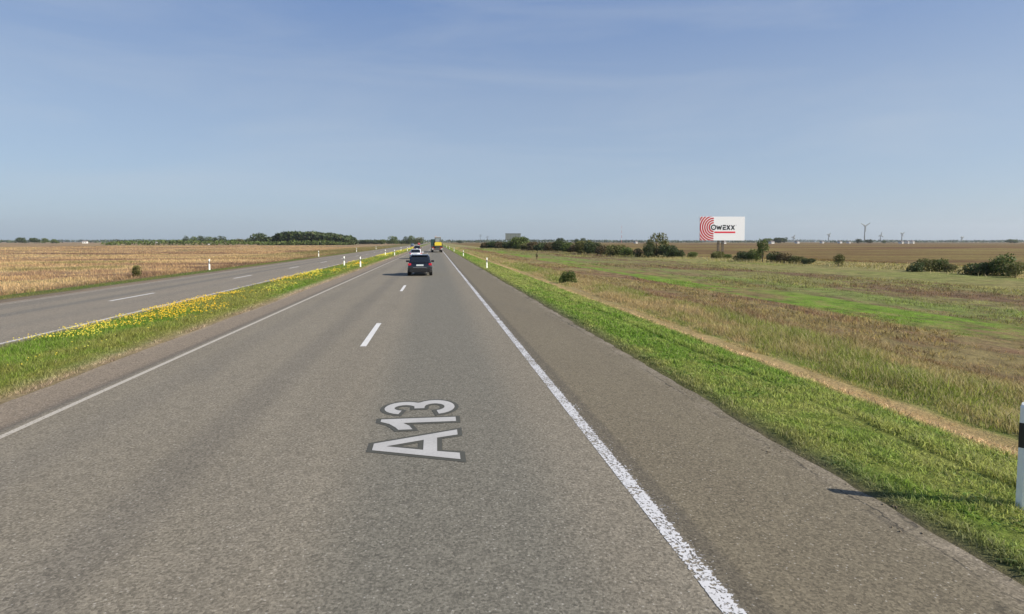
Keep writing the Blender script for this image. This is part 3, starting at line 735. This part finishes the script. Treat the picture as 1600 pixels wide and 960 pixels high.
def place_post(x, y, lab, grp, sc=1.0, rz=0):
    global used
    p = post0 if not used else copy_tree(post0); used = True
    p.location = (x, y, float(zg(x)) - .01); p.rotation_euler = (0, 0, rz + .30); p.scale = (sc, sc, sc)
    tag(p, lab, 'marker post', grp)
for k, y in enumerate([4.74, 55.3, 101.5, 151, 201, 251]):
    place_post([5.385,4.75,4.72,4.7,4.7,4.7][k], y, ['nearest white post with black band, cut by the right picture edge', 'second white post along the right verge, counted from the camera', 'third white post along the right verge', 'fourth white post along the right verge', 'fifth white post along the right verge', 'sixth and farthest white post along the right verge'][k], 'white posts along the right verge')
for k, y in enumerate([61.2, 110, 160, 210, 260]):
    place_post([-9.06,-9.0,-9.0,-9.0,-9.0][k], y, f'{ordn[k]} white post in the far row of the median, beside the opposite road', 'white posts in the median, opposite road side')
for k, y in enumerate([59.6, 109, 159, 209, 259]):
    place_post(-7.28, y, f'{ordn[k]} white post in the near row of the median, beside the main road', 'white posts in the median, main road side')
for k, y in enumerate([57.2, 104.7, 154, 204]):
    place_post([-20.4,-19.7,-19.7,-19.7][k], y, f'{ordn[k]} white post along the left verge at the meadow', 'white posts along the left verge')

# ------------------------------------------------------------------ cars
tyre_m = plain('tyre_rubber', (.014,.014,.014), .85); rim_m = plain('rim_alloy', (.35,.35,.36), .35, .8); glass_m = glass_mat('car_glass')
plast_m = plain('black_plastic', (.008,.008,.009), .6); lampred_m = plain('tail_lamp_red', (.50,.015,.03), .12, spec=.8); plate_m = plain('plate_white', (.62,.66,.64), .4, vary=.03)
chrome_m = plain('chrome', (.55,.55,.56), .15, .9); lampclear_m = plain('lamp_clear', (.75,.75,.78), .1, spec=.9)
def make_car(name, label, paint, group, L=4.4, W=1.80, H=1.62, suv=True, detail=True, roof_rails=False):
    t = empty(name); tag(t, label, 'car', group)
    hw = W/2; zb = H*.60                                   # belt line
    # stations along y (rear = 0): half width factor, deck height, cabin flag
    st = [(0.0,.84,.40,.74),(.06,.95,.30,.90),(.25,1.0,.24,zb),(.75,1.0,.20,zb),(1.6,1.0,.20,zb),(2.6,1.0,.20,zb-.02),(3.1,.99,.20,zb-.06),(3.7,.97,.22,zb-.14),(4.15,.92,.26,zb-.26),(4.36,.78,.34,zb-.40)]
    bm = bmesh.new(); rings = []
    for y, k, z0, z1 in st:
        y = y*L/4.4; w_ = hw*k
        half = [(w_*.80, z0), (w_*.96, z0+.06), (w_, z0+.22), (w_*1.0, (z0+z1)*.55), (w_*.955, z1-.05), (w_*.88, z1)]
        ring = [(x, y, z) for x, z in half] + [(-x, y, z) for x, z in reversed(half)]
        rings.append([bm.verts.new(p) for p in ring])
    n = len(rings[0])
    for a, b in zip(rings[:-1], rings[1:]):
        for i in range(n): bm.faces.new((a[i], a[(i+1)%n], b[(i+1)%n], b[i]))
    bm.faces.new(rings[0][::-1]); bm.faces.new(rings[-1])
    finish(bm, 'body', paint, t, smooth=True)
    # cabin: pillars and roof
    cs = [(.12,.86,zb-.04),(.22,.85,zb+.02),(.50,.76,H-.10),(.72,.735,H-.02),(1.4,.735,H),(2.1,.73,H-.02),(2.35,.735,H-.07),(3.15,.84,zb-.03)]
    bm = bmesh.new(); rings = []
    for y, k, z1 in cs:
        y = y*L/4.4; w_ = hw*k; wb = hw*.87
        zz = min(z1, H)
        f = (zz-(zb-.06))/(H-(zb-.06)); wt = hw*(.87 - .135*max(0,f))
        half = [(wb, zb-.06), (wb*.5+wt*.5, (zb-.06+zz)/2), (wt, zz-.05 if zz > zb+.1 else zz-.01), (wt*.86, zz)]
        rings.append([bm.verts.new((x, y, z)) for x, z in half] + [bm.verts.new((-x, y, z)) for x, z in reversed(half)])
    n = len(rings[0])
    for a, b in zip(rings[:-1], rings[1:]):
        for i in range(n): bm.faces.new((a[i], a[(i+1)%n], b[(i+1)%n], b[i]))
    bm.faces.new(rings[0][::-1]); bm.faces.new(rings[-1]); finish(bm, 'roof', paint, t, smooth=True)
    s = L/4.4
    # rear window (sloping), windscreen, side windows
    def slab(name, pts, mat, off, parent=t):
        bm = bmesh.new(); o = Vector(off); A = [bm.verts.new(Vector(p)+o) for p in pts]; B = [bm.verts.new(Vector(p)-o*.3) for p in pts]; m_ = len(pts)
        bm.faces.new(A)
        for i in range(m_): bm.faces.new((A[i], A[(i+1)%m_], B[(i+1)%m_], B[i]))
        bm.faces.new(B[::-1]); return finish(bm, name, mat, parent)
    slab('rear_window', [(-hw*.74,.20*s,zb+.03),(hw*.74,.20*s,zb+.03),(hw*.655,.485*s,H-.14),(-hw*.655,.485*s,H-.14)], glass_m, (0,-.035,.012))
    if detail:
        slab('windscreen', [(-hw*.76,3.08*s,zb+.0),(hw*.76,3.08*s,zb+.0),(hw*.66,2.42*s,H-.12),(-hw*.66,2.42*s,H-.12)], glass_m, (0,.03,.03))
        for sg in (-1, 1):
            for (ya, yb, yc, yd) in ((.42,1.30,1.28,.66), (1.38,2.72,2.20,1.38)):
                xb_ = hw*.868; xt = hw*.755
                slab('side_window', [(sg*xb_,ya*s,zb+.0),(sg*xb_,yb*s,zb+.0),(sg*xt,yc*s,H-.15),(sg*xt,yd*s,H-.15)], glass_m, (sg*.022,0,.006))
            m = box('mirror', paint, t, *(sorted((sg*(hw-.06), sg*(hw+.17)))), 2.55*s, 2.66*s, zb+.0, zb+.15, .02)
            bm = bmesh.new(); abox(bm, *(sorted((sg*hw*.70, sg*hw*.955))), -.012 if False else .012, .14, zb-.17, zb-.0); finish(bm, 'tail_lamp', lampred_m, t, bevel=.03)
            bm = bmesh.new(); abox(bm, *(sorted((sg*hw*.55, sg*hw*.86))), 4.16*s, 4.33*s, zb-.36, zb-.24); finish(bm, 'headlight', lampclear_m, t, bevel=.02)
        box('rear_bumper', plast_m, t, -hw*.86, hw*.86, -.06, .16, .28, .56, .04)
        box('bumper_trim', chrome_m, t, -hw*.55, hw*.55, -.072, -.055, .60, .635, .005)
        box('number_plate', plate_m, t, -.26, .26, -.02, .05, .73, .84, .004)
        box('front_bumper', plast_m, t, -hw*.8, hw*.8, 4.28*s, 4.42*s, .26, .48, .04)
        bm = bmesh.new(); tube(bm, (-hw*.55, -.05, .27), (-hw*.55, .2, .27), .035); finish(bm, 'exhaust', chrome_m, t)
        bm = bmesh.new(); tube(bm, (hw*.55, -.05, .27), (hw*.55, .2, .27), .035); finish(bm, 'exhaust', chrome_m, t)
        box('spoiler', paint, t, -hw*.64, hw*.64, .36*s, .60*s, H-.07, H-.035, .01)
        if roof_rails:
            for sg in (-1, 1):
                bm = bmesh.new(); tube(bm, (sg*hw*.62,.7,H+.035), (sg*hw*.62,2.1*s,H+.03), .018); finish(bm, 'roof_rail', chrome_m, t)
    for y in (.78*s, 3.45*s):
        for sg in (-1, 1):
            wl = empty('wheel', (sg*(hw-.10), y, .33), 0, t) if False else None
            bm = bmesh.new(); tube(bm, (sg*(hw-.22), y, .33), (sg*(hw+.005), y, .33), .33, .33, 24); o = finish(bm, 'wheel', tyre_m, t, bevel=.02)
            if detail:
                bm = bmesh.new(); tube(bm, (sg*(hw-.05), y, .33), (sg*(hw+.012), y, .33), .20, .19, 16); finish(bm, 'rim', rim_m, o)
    return t
black_p = plain('paint_black', (.010,.011,.014), .18, vary=.05, spec=.6, coat=.8); white_p = plain('paint_white', (.72,.73,.76), .25, vary=.03, coat=.6)
grey_p = plain('paint_grey_blue', (.16,.19,.24), .3, .4, coat=.5); red_p = plain('paint_red', (.45,.06,.04), .3, coat=.5)
cars = 'cars driving on the highway'
c1 = make_car('car', 'black hatchback with red tail lamps, nearest car ahead in the lane', black_p, cars, 4.3, 1.80, 1.55, roof_rails=True); c1.location = (-1.12, 43.9, 0); c1.rotation_euler = (0,0,R(1.0))
c2 = make_car('car', 'white car partly hidden in front of the black hatchback', white_p, cars, 4.5, 1.84, 1.45); c2.location = (-2.82, 87.5, 0)
c3 = make_car('car', 'dark car seen just above the roof of the white car', black_p, cars, 4.4, 1.80, 1.50); c3.location = (-4.5, 150, 0)
c4 = make_car('car', 'small blue grey car far off on the opposite road', grey_p, cars, 4.4, 1.8, 1.5, detail=False); c4.location = (-12.2, 330, 0); c4.rotation_euler = (0,0,math.pi)
c5 = make_car('car', 'small red car farthest off on the opposite road', red_p, cars, 4.4, 1.8, 1.6, detail=False); c5.location = (-12.2, 455, 0); c5.rotation_euler = (0,0,math.pi)

# ------------------------------------------------------------------ low loader with a yellow machine
def truck():
    yel = plain('machine_yellow', (.82,.62,.05), .4, vary=.08); red = plain('trailer_red', (.30,.035,.025), .5); steel = plain('deck_steel', (.10,.095,.09), .7, .3); green = plain('cab_green', (.03,.07,.06), .35)
    t = empty('low_loader_truck', (.45, 140, 0), R(1.3)); tag(t, 'low loader truck with red rear beam carrying a yellow machine', 'truck')
    box('deck', steel, t, -1.27, 1.27, .3, 9.0, .82, .98, .03); box('rear_beam', steel, t, -1.27, 1.27, 0, .3, .55, .95, .02)
    for sg in (-1, 1):
        box('marker_board', plate_m, t, *sorted((sg*.85, sg*1.25)), -.03, .0, .72, .92, .005)
        box('tail_lamp', lampred_m, t, *sorted((sg*.6, sg*.8)), -.04, .0, .70, .84, .01)
        box('ramp', red, t, *sorted((sg*.70, sg*1.2)), .02, .14, .98, 1.25, .01)
        for y in (1.2, 2.4, 3.6, 10.2, 13.6):
            bm = bmesh.new(); tube(bm, (sg*.85, y, .45), (sg*1.22, y, .45), .45, .45, 18); o = finish(bm, 'wheel', tyre_m, t, bevel=.03)
            bm = bmesh.new(); tube(bm, (sg*1.1, y, .45), (sg*1.235, y, .45), .24, .22, 12); finish(bm, 'rim', rim_m, o)
    box('gooseneck', steel, t, -1.2, 1.2, 9.05, 12.0, 1.2, 1.5, .03); box('chassis', steel, t, -.5, .5, 9.1, 15, .7, 1.0, .02)
    cabo = box('cab', green, t, -1.23, 1.23, 12.8, 15, 1.0, 3.15, .12); box('cab_window', glass_m, cabo, -1.24, -1.2, 13.6, 14.8, 2.0, 2.8, .01); box('rear_window', glass_m, cabo, -.5, .5, 12.78, 12.82, 2.1, 2.7, .01)
    m = empty('wheel_loader', (.45+.22, 141.5, .98), R(1.3)); tag(m, 'yellow wheel loader with glazed cab standing on the low loader', 'machine')
    bm = bmesh.new(); prism(bm, [(-.82,.35),(.82,.35),(.82,1.2),(.62,1.42),(-.62,1.42),(-.82,1.2)], 'y', .0, 2.0); finish(bm, 'engine_cover', yel, m, bevel=.05)
    box('counterweight', plain('counterweight', (.05,.045,.04), .6), m, -.9, .9, -.12, .2, .28, .62, .04)
    cb = box('cab', plain('cab_frame', (.12,.12,.12), .5), m, -.72, .72, 1.7, 3.2, 1.42, 2.55, .06)
    for sg in (-1, 1): box('side_window', glass_m, cb, *sorted((sg*.70, sg*.735)), 1.85, 3.05, 1.6, 2.42, .01)
    box('rear_window', plain('cab_pane', (.22,.26,.29), .1, spec=.9), cb, -.58, .58, 1.675, 1.705, 1.55, 2.40, .01)
    box('cab_roof', plain('roof_light_grey', (.55,.53,.50), .5), m, -.80, .80, 1.6, 3.3, 2.55, 2.68, .03)
    bm = bmesh.new(); tube(bm, (-.5,2.0,2.68), (-.5,2.0,2.86), .06, .05, 10); finish(bm, 'beacon', plain('beacon_orange', (.8,.25,.03), .3), m)
    bm = bmesh.new(); tube(bm, (.45,.7,1.4), (.45,.7,2.1), .06, .05, 10); finish(bm, 'exhaust_stack', plast_m, m)
    for y in (.7, 3.6):
        for sg in (-1, 1):
            bm = bmesh.new(); tube(bm, (sg*.60, y, .58), (sg*1.05, y, .58), .58, .58, 20); o = finish(bm, 'wheel', tyre_m, m, bevel=.05)
            bm = bmesh.new(); tube(bm, (sg*.9, y, .58), (sg*1.06, y, .58), .28, .26, 12); finish(bm, 'rim', yel, o)
    bm = bmesh.new(); prism(bm, [(2.6,.6),(3.4,1.5),(5.2,.9),(5.2,.65),(3.4,1.15),(2.8,.4)], 'x', -.3, .3); finish(bm, 'lift_arm', yel, m, bevel=.02)
    bm = bmesh.new(); prism(bm, [(5.1,.05),(6.1,.02),(6.1,.10),(5.4,.25),(5.2,1.0),(5.1,1.0)], 'x', -1.1, 1.1); finish(bm, 'bucket', plain('bucket_dark_green', (.04,.06,.05), .6), m, bevel=.01)
truck()

# ------------------------------------------------------------------ billboards
def billboard():
    Y = 90.0; x0, x1 = X(1097, Y), X(1164.5, Y); Wd = x1 - x0; Hh = Wd*35.3/67.5
    zt = CAM_H + HT(41.2, Y)*1.0; sc = Wd/67.5                # metres per photo pixel
    cx = (x0+x1)/2; t = empty('billboard', (cx, Y, float(zg(cx)))); tag(t, 'white billboard with red rings and the word OWEXX above the hedge', 'billboard')
    t.rotation_euler = (0, 0, -.10)
    z0 = zt - Hh - float(zg(cx)); z1 = z0 + Hh
    galv = plain('billboard_posts', (.17,.14,.11), .7, .2)
    box('panel', plain('billboard_white', (.90,.90,.90), .6, vary=.015), t, -Wd/2, Wd/2, 0, .18, z0, z1, .01)
    box('back_frame', galv, t, -Wd/2+.2, Wd/2-.2, .19, .38, z0+.2, z1-.2, .02)
    # posts: a pair of lattice legs under the left half and a thinner one
    px = lambda u: -Wd/2 + (u-1097)*sc
    pz = lambda v: z1 - (v-337)*sc
    for u in (1126.0, 1132.5):
        bm = bmesh.new(); X_ = px(u)
        for dx in (-.10, .10):
            for dy in (.1, .45): tube(bm, (X_+dx, dy, 0), (X_+dx, dy, z0+.1), .045, .045, 6)
        k = 0; z = .2
        while z < z0 - .3:
            tube(bm, (X_-.10, .1, z), (X_+.10, .1, z+.45), .02, .02, 5); tube(bm, (X_+.10, .45, z), (X_-.10, .45, z+.45), .02, .02, 5); z += .45
        finish(bm, 'leg', galv, t)
    # red rings, cut to the left field of the panel
    bm = bmesh.new(); ccx, ccz = px(1117.7), pz(352.6); N = 240
    xl, xr, zl, zh = px(1097.3), px(1117.8), z0+.02, z1-.02
    pitch = 3.3*sc; r_ = 5.6*sc
    while r_ < 32*sc:
        ra, rb = r_, r_ + pitch*.60
        for i in range(N):
            a0, a1 = R(90 + 180*i/N), R(90 + 180*(i+1)/N); pts = [(ccx+q*math.cos(a), ccz+q*math.sin(a)) for q, a in ((ra,a0),(rb,a0),(rb,a1),(ra,a1))]
            if all(p[0] < xl or p[1] < zl or p[1] > zh for p in pts): continue
            cl = [(min(xr, max(xl, p[0])), min(zh, max(zl, p[1]))) for p in pts]
            if (max(p[0] for p in cl)-min(p[0] for p in cl)) < 1e-4 or (max(p[1] for p in cl)-min(p[1] for p in cl)) < 1e-4: continue
            vs = [bm.verts.new((p[0], -.012, p[1])) for p in cl]
            try: bm.faces.new(vs)
            except ValueError: pass
        r_ += pitch
    bmesh.ops.solidify(bm, geom=bm.faces[:], thickness=.006)
    redp = plain('print_red', (.78,.025,.05), .5, vary=.02); blk = plain('print_black', (.012,.012,.014), .5, vary=.02)
    finish(bm, 'ring_pattern', redp, t)
    box('red_bar', redp, t, px(1119.0), px(1150.3), -.018, -.012+.006, pz(361.3), pz(359.0), .004)
    # letters
    bm = bmesh.new(); th = 1.5*sc; lay = [0]
    def seg(a, b, w_=th):
        (u0, v0), (u1, v1) = a, b; p = Vector((px(u0), 0, pz(v0))); q = Vector((px(u1), 0, pz(v1))); d = (q-p).normalized(); nn = Vector((-d.z, 0, d.x))*w_/2
        y = -.020 - .0021*(lay[0] % 5); lay[0] += 1
        vs = [bm.verts.new(Vector((0, y, 0)) + k) for k in (p-nn, q-nn, q+nn, p+nn)]; vb = [bm.verts.new(Vector((0, -.003, 0)) + k) for k in (p-nn, q-nn, q+nn, p+nn)]
        bm.faces.new(vs); bm.faces.new(vb[::-1])
        for i in range(4): bm.faces.new((vs[i], vs[(i+1)%4], vb[(i+1)%4], vb[i]))
    def ring(u, v, r0, r1, y):
        N = 32; A = [[bm.verts.new((px(u)+q*sc*math.cos(2*math.pi*i/N), yy, pz(v)+q*sc*math.sin(2*math.pi*i/N))) for i in range(N)] for q, yy in ((r0,y),(r1,y),(r1,-.003),(r0,-.003))]
        for a, b in ((0,1),(1,2),(2,3),(3,0)):
            for i in range(N): bm.faces.new((A[a][i], A[a][(i+1)%N], A[b][(i+1)%N], A[b][i]))
    ring(1117.6, 352.8, 2.35, 4.1, -.022)
    ring(1117.6, 352.8, .02, .6, -.022)
    T, Bt = 350.0, 356.0
    for a, b in (((1122.3,T),(1124.2,Bt)),((1124.2,Bt),(1125.9,T+1)),((1125.9,T+1),(1127.7,Bt)),((1127.7,Bt),(1129.6,T))): seg(a, b)
    seg((1131.6,T),(1136.0,T)); seg((1131.6,352.9),(1136.0,352.9)); seg((1131.6,Bt-.2),(1136.0,Bt-.2)); seg((1132.2,352.6),(1132.2,Bt))
    for u in (1137.6, 1144.3): seg((u,T-.3),(u+4.6,Bt+.3)); seg((u+4.6,T-.3),(u,Bt+.3))
    seg((1151.0,349.6),(1151.7,349.6), .7*sc)
    finish(bm, 'lettering', blk, t)
    # white disc behind the O so that it stands clear of the rings
    bm = bmesh.new(); N = 32; A = [bm.verts.new((px(1117.6)+4.9*sc*math.cos(2*math.pi*i/N), -.0155, pz(352.8)+4.9*sc*math.sin(2*math.pi*i/N))) for i in range(N)]
    B = [bm.verts.new((v.co.x, -.002, v.co.z)) for v in A]; bm.faces.new(A); bm.faces.new(B[::-1])
    for i in range(N): bm.faces.new((A[i], A[(i+1)%N], B[(i+1)%N], B[i]))
    finish(bm, 'letter_ground', plain('print_white', (.90,.90,.90), .6, vary=.01), t)
billboard()
def billboard_grey():
    Y = 330.0; x0, x1 = X(790.5, Y), X(814.5, Y); cx = (x0+x1)/2; t = empty('billboard', (cx, Y, -.1)); tag(t, 'plain grey billboard seen far off behind the hedge', 'billboard')
    Wd = x1-x0; z1 = CAM_H + HT(12.3, Y) + .1; z0 = CAM_H + HT(3.6, Y) + .1
    gp = plain('grey_billboard', (.155,.18,.165), .7, vary=.12, scale=.6); fr = plain('grey_frame', (.09,.10,.09), .6)
    box('panel', gp, t, -Wd/2, Wd/2, 0, .3, z0, z1, .02)
    box('frame', fr, t, -Wd/2-.12, Wd/2+.12, .05, .4, z1+.003, z1+.3, .02); box('frame', fr, t, -Wd/2-.12, Wd/2+.12, .05, .4, z0-.3, z0-.003, .02)
    for k in range(1, 6): box('panel_joint', fr, t, -Wd/2+Wd*k/6-.05, -Wd/2+Wd*k/6+.05, -.03, -.003, z0, z1, .003)
    for x in (-Wd*.25, Wd*.25):
        bm = bmesh.new(); tube(bm, (x, .6, 0), (x, .6, z1-.5), .16, .14, 8); finish(bm, 'leg', fr, t)
billboard_grey()

# ------------------------------------------------------------------ turbines, pylons, masts, houses
turb_m = plain('turbine_paint', (.16,.18,.17), .5, vary=.04, scale=.05)
def turbine(px, Y, hub_px, bl_px, rot, label, rz=0):
    x = X(px, Y); H = CAM_H + HT(hub_px, Y); L = HT(bl_px, Y); t = empty('wind_turbine', (x, Y, -.1), rz); tag(t, label, 'wind turbine', 'wind turbines on the horizon')
    k = Y/3000
    bm = bmesh.new(); tube(bm, (0,0,0), (0,0,H), 3.4*k, 2.3*k, 16); finish(bm, 'tower', turb_m, t, smooth=True)
    box('nacelle', turb_m, t, -2.2*k, 2.2*k, -3.5*k, 7*k, H-1.5*k, H+2.6*k, .5*k)
    bm = bmesh.new(); tube(bm, (0,-6.5*k,H+.6*k), (0,-3.4*k,H+.6*k), 1.2*k, 2.2*k, 12); hub = finish(bm, 'hub', turb_m, t)
    for i in range(3):
        a = R(rot + 120*i); d = Vector((math.sin(a), 0, math.cos(a))); q = Vector((d.z, 0, -d.x)); bm = bmesh.new(); c0 = Vector((0,-5*k,H+.6*k)); pr = None; rr = []
        for s_, w_, th in ((0,2.2,1.6),(.15,4.4,1.2),(.4,3.8,1.0),(.8,2.6,.6),(1,1.2,.3)):
            c_ = c0 + d*L*s_; rr.append([bm.verts.new(c_ + q*w_*k*a_ + Vector((0,th*k*b_,0))) for a_, b_ in ((-.8,0),(0,-1),(1,0),(0,1))])
        for A, B in zip(rr[:-1], rr[1:]):
            for j in range(4): bm.faces.new((A[j], A[(j+1)%4], B[(j+1)%4], B[j]))
        bm.faces.new(rr[0][::-1]); bm.faces.new(rr[-1]); finish(bm, 'blade', turb_m, t)
turbine(1354.5, 2600, 26.5, 10.5, 57, 'large wind turbine with raised blades, right part of the horizon')
turbine(1379.5, 3000, 11.0, 5.5, 10, 'small wind turbine just right of the large one')
turbine(1298, 3100, 11.5, 4.5, 40, 'small pale wind turbine left of the large one')
turbine(1413, 3050, 13.5, 5.0, 50, 'small wind turbine above the white farm buildings')
turbine(1242.5, 3100, 7.5, 4.5, 25, 'faint small wind turbine far left of the large one')
turbine(1507, 3100, 7.0, 3.5, 60, 'tiny pale wind turbine farthest to the right')
def pylon(px, Y, h_px, label, arms=True, col=None, grp=None):
    t = empty('power_pylon' if arms else 'radio_mast', (X(px, Y), Y, -.1)); tag(t, label, 'pylon' if arms else 'mast', grp); H = CAM_H + HT(h_px, Y)
    mm = plain('galvanised_steel', (.15,.16,.17), .6, .3) if arms else None
    k = Y/1500; w0 = 2.6*k if arms else .8
    def lattice(bm, za, zb):
        corners = [(-1,-1),(1,-1),(1,1),(-1,1)]; N = max(2, int((zb-za)/(4*k)))
        W_ = lambda z: w0*(1-z/H*.85)/1.0
        for cx_, cy_ in corners: tube(bm, (cx_*W_(za)*.5, cy_*W_(za)*.5, za), (cx_*W_(zb)*.5, cy_*W_(zb)*.5, zb), .16*k, .12*k, 5)
        for i in range(N):
            a, b = za+(zb-za)*i/N, za+(zb-za)*(i+1)/N
            for j in range(4):
                (p, q), (r_, s_) = corners[j], corners[(j+1)%4]; tube(bm, (p*W_(a)*.5, q*W_(a)*.5, a), (r_*W_(b)*.5, s_*W_(b)*.5, b), .07*k, .07*k, 4)
    if arms:
        bm = bmesh.new(); lattice(bm, 0, H); finish(bm, 'tower', mm, t)
        for z, L in ((H*.94, 3.2*k), (H*.82, 4.6*k), (H*.70, 3.6*k)):
            bm = bmesh.new(); tube(bm, (-L,0,z), (L,0,z), .14*k, .14*k, 5); tube(bm, (-L,0,z), (0,0,z+1.4*k), .09*k, .09*k, 4); tube(bm, (L,0,z), (0,0,z+1.4*k), .09*k, .09*k, 4); finish(bm, 'cross_arm', mm, t)
    else:
        redm = plain('mast_red', (.55,.12,.10), .6); whm = plain('mast_white', (.7,.7,.7), .6)
        for i in range(7):
            bm = bmesh.new(); lattice(bm, H*i/7, H*(i+1)/7); finish(bm, 'mast_section', redm if i % 2 == 0 else whm, t)
pg = 'power pylons on the horizon'
pylon(751, 1400, 11.5, 'power pylon left of the grey billboard, taller of two', grp=pg)
pylon(762, 1700, 9.0, 'power pylon left of the grey billboard, fainter of two', grp=pg)
pylon(973, 1500, 26, 'thin tall red and white radio mast above the hedge', arms=False)

wallw = plain('house_white', (.70,.69,.65), .8, vary=.05, scale=.4); roofm = plain('house_roof', (.16,.13,.12), .8, scale=.5); winm = plain('house_window', (.03,.035,.04), .2)
def house(px, Y, wpx, hpx, label, roofcol=None, rz=.2):
    W_ = HT(wpx, Y); H_ = HT(hpx, Y)*.75 + 1.0; D = max(6, W_*.55); t = empty('farm_building', (X(px, Y), Y, -.1), rz); tag(t, label, 'building', 'distant farm buildings')
    wl = box('wall', wallw, t, -W_/2, W_/2, 0, D, 0, H_, .02)
    bm = bmesh.new(); prism(bm, [(-.4,H_+.003),(D+.4,H_+.003),(D/2,H_+H_*.45)], 'x', -W_/2-.3, W_/2+.3); finish(bm, 'roof', roofm, t)
    nw = max(2, int(W_/5))
    for i in range(nw): xx = -W_/2 + W_*(i+.5)/nw; box('window', winm, wl, xx-.5, xx+.5, -.04, .02, H_*.4, H_*.72, .01)
house(128, 980, 5.5, 2.6, 'white house on the horizon near the left edge of the picture')
house(243, 980, 6, 2.6, 'white farmhouse on the horizon left of the far tree clump')
house(323.5, 560, 3, 2.0, 'small pale house in front of the far tree clump')
house(1136, 760, 4, 3.0, 'white house just right of the white billboard legs')
house(997, 900, 4, 2.2, 'white barn behind the hedge left of the big round bush')
house(1211, 760, 6, 2.8, 'white farmhouse behind the slender hedge tree')
house(1251, 900, 5, 2.2, 'low white building right of the slender hedge tree')
house(1318, 950, 4.5, 2.4, 'small white house, right one of two left of the turbine')
house(1290, 950, 3.5, 2.2, 'small white house, left one of two left of the turbine')
house(1332, 950, 3.5, 2.0, 'white shed directly left of the dark trees by the turbine')
house(1415, 800, 4, 2.8, 'white barn, leftmost of three right of the turbine')
house(1424, 800, 3, 3.2, 'white silo house between two barns right of the turbine')
house(1432, 800, 4, 3.4, 'bright white barn, rightmost of three right of the turbine')

# ------------------------------------------------------------------ haze
def haze():
    bm = bmesh.new(); abox(bm, -4200, 7000, -60, 4200, -1.3, 130)
    m, g, out = mat_new('haze_air'); v = g.n('ShaderNodeVolumePrincipled')
    v.inputs['Color'].default_value = (.88,.94,1.0,1); v.inputs['Density'].default_value = .00009; v.inputs['Anisotropy'].default_value = .25
    g.t.links.new(v.outputs[0], out.inputs['Volume'])
    tag(finish(bm, 'haze', m), 'thin pale summer haze over the plain', 'haze', kind='stuff')
HAZE = True
if HAZE: haze()
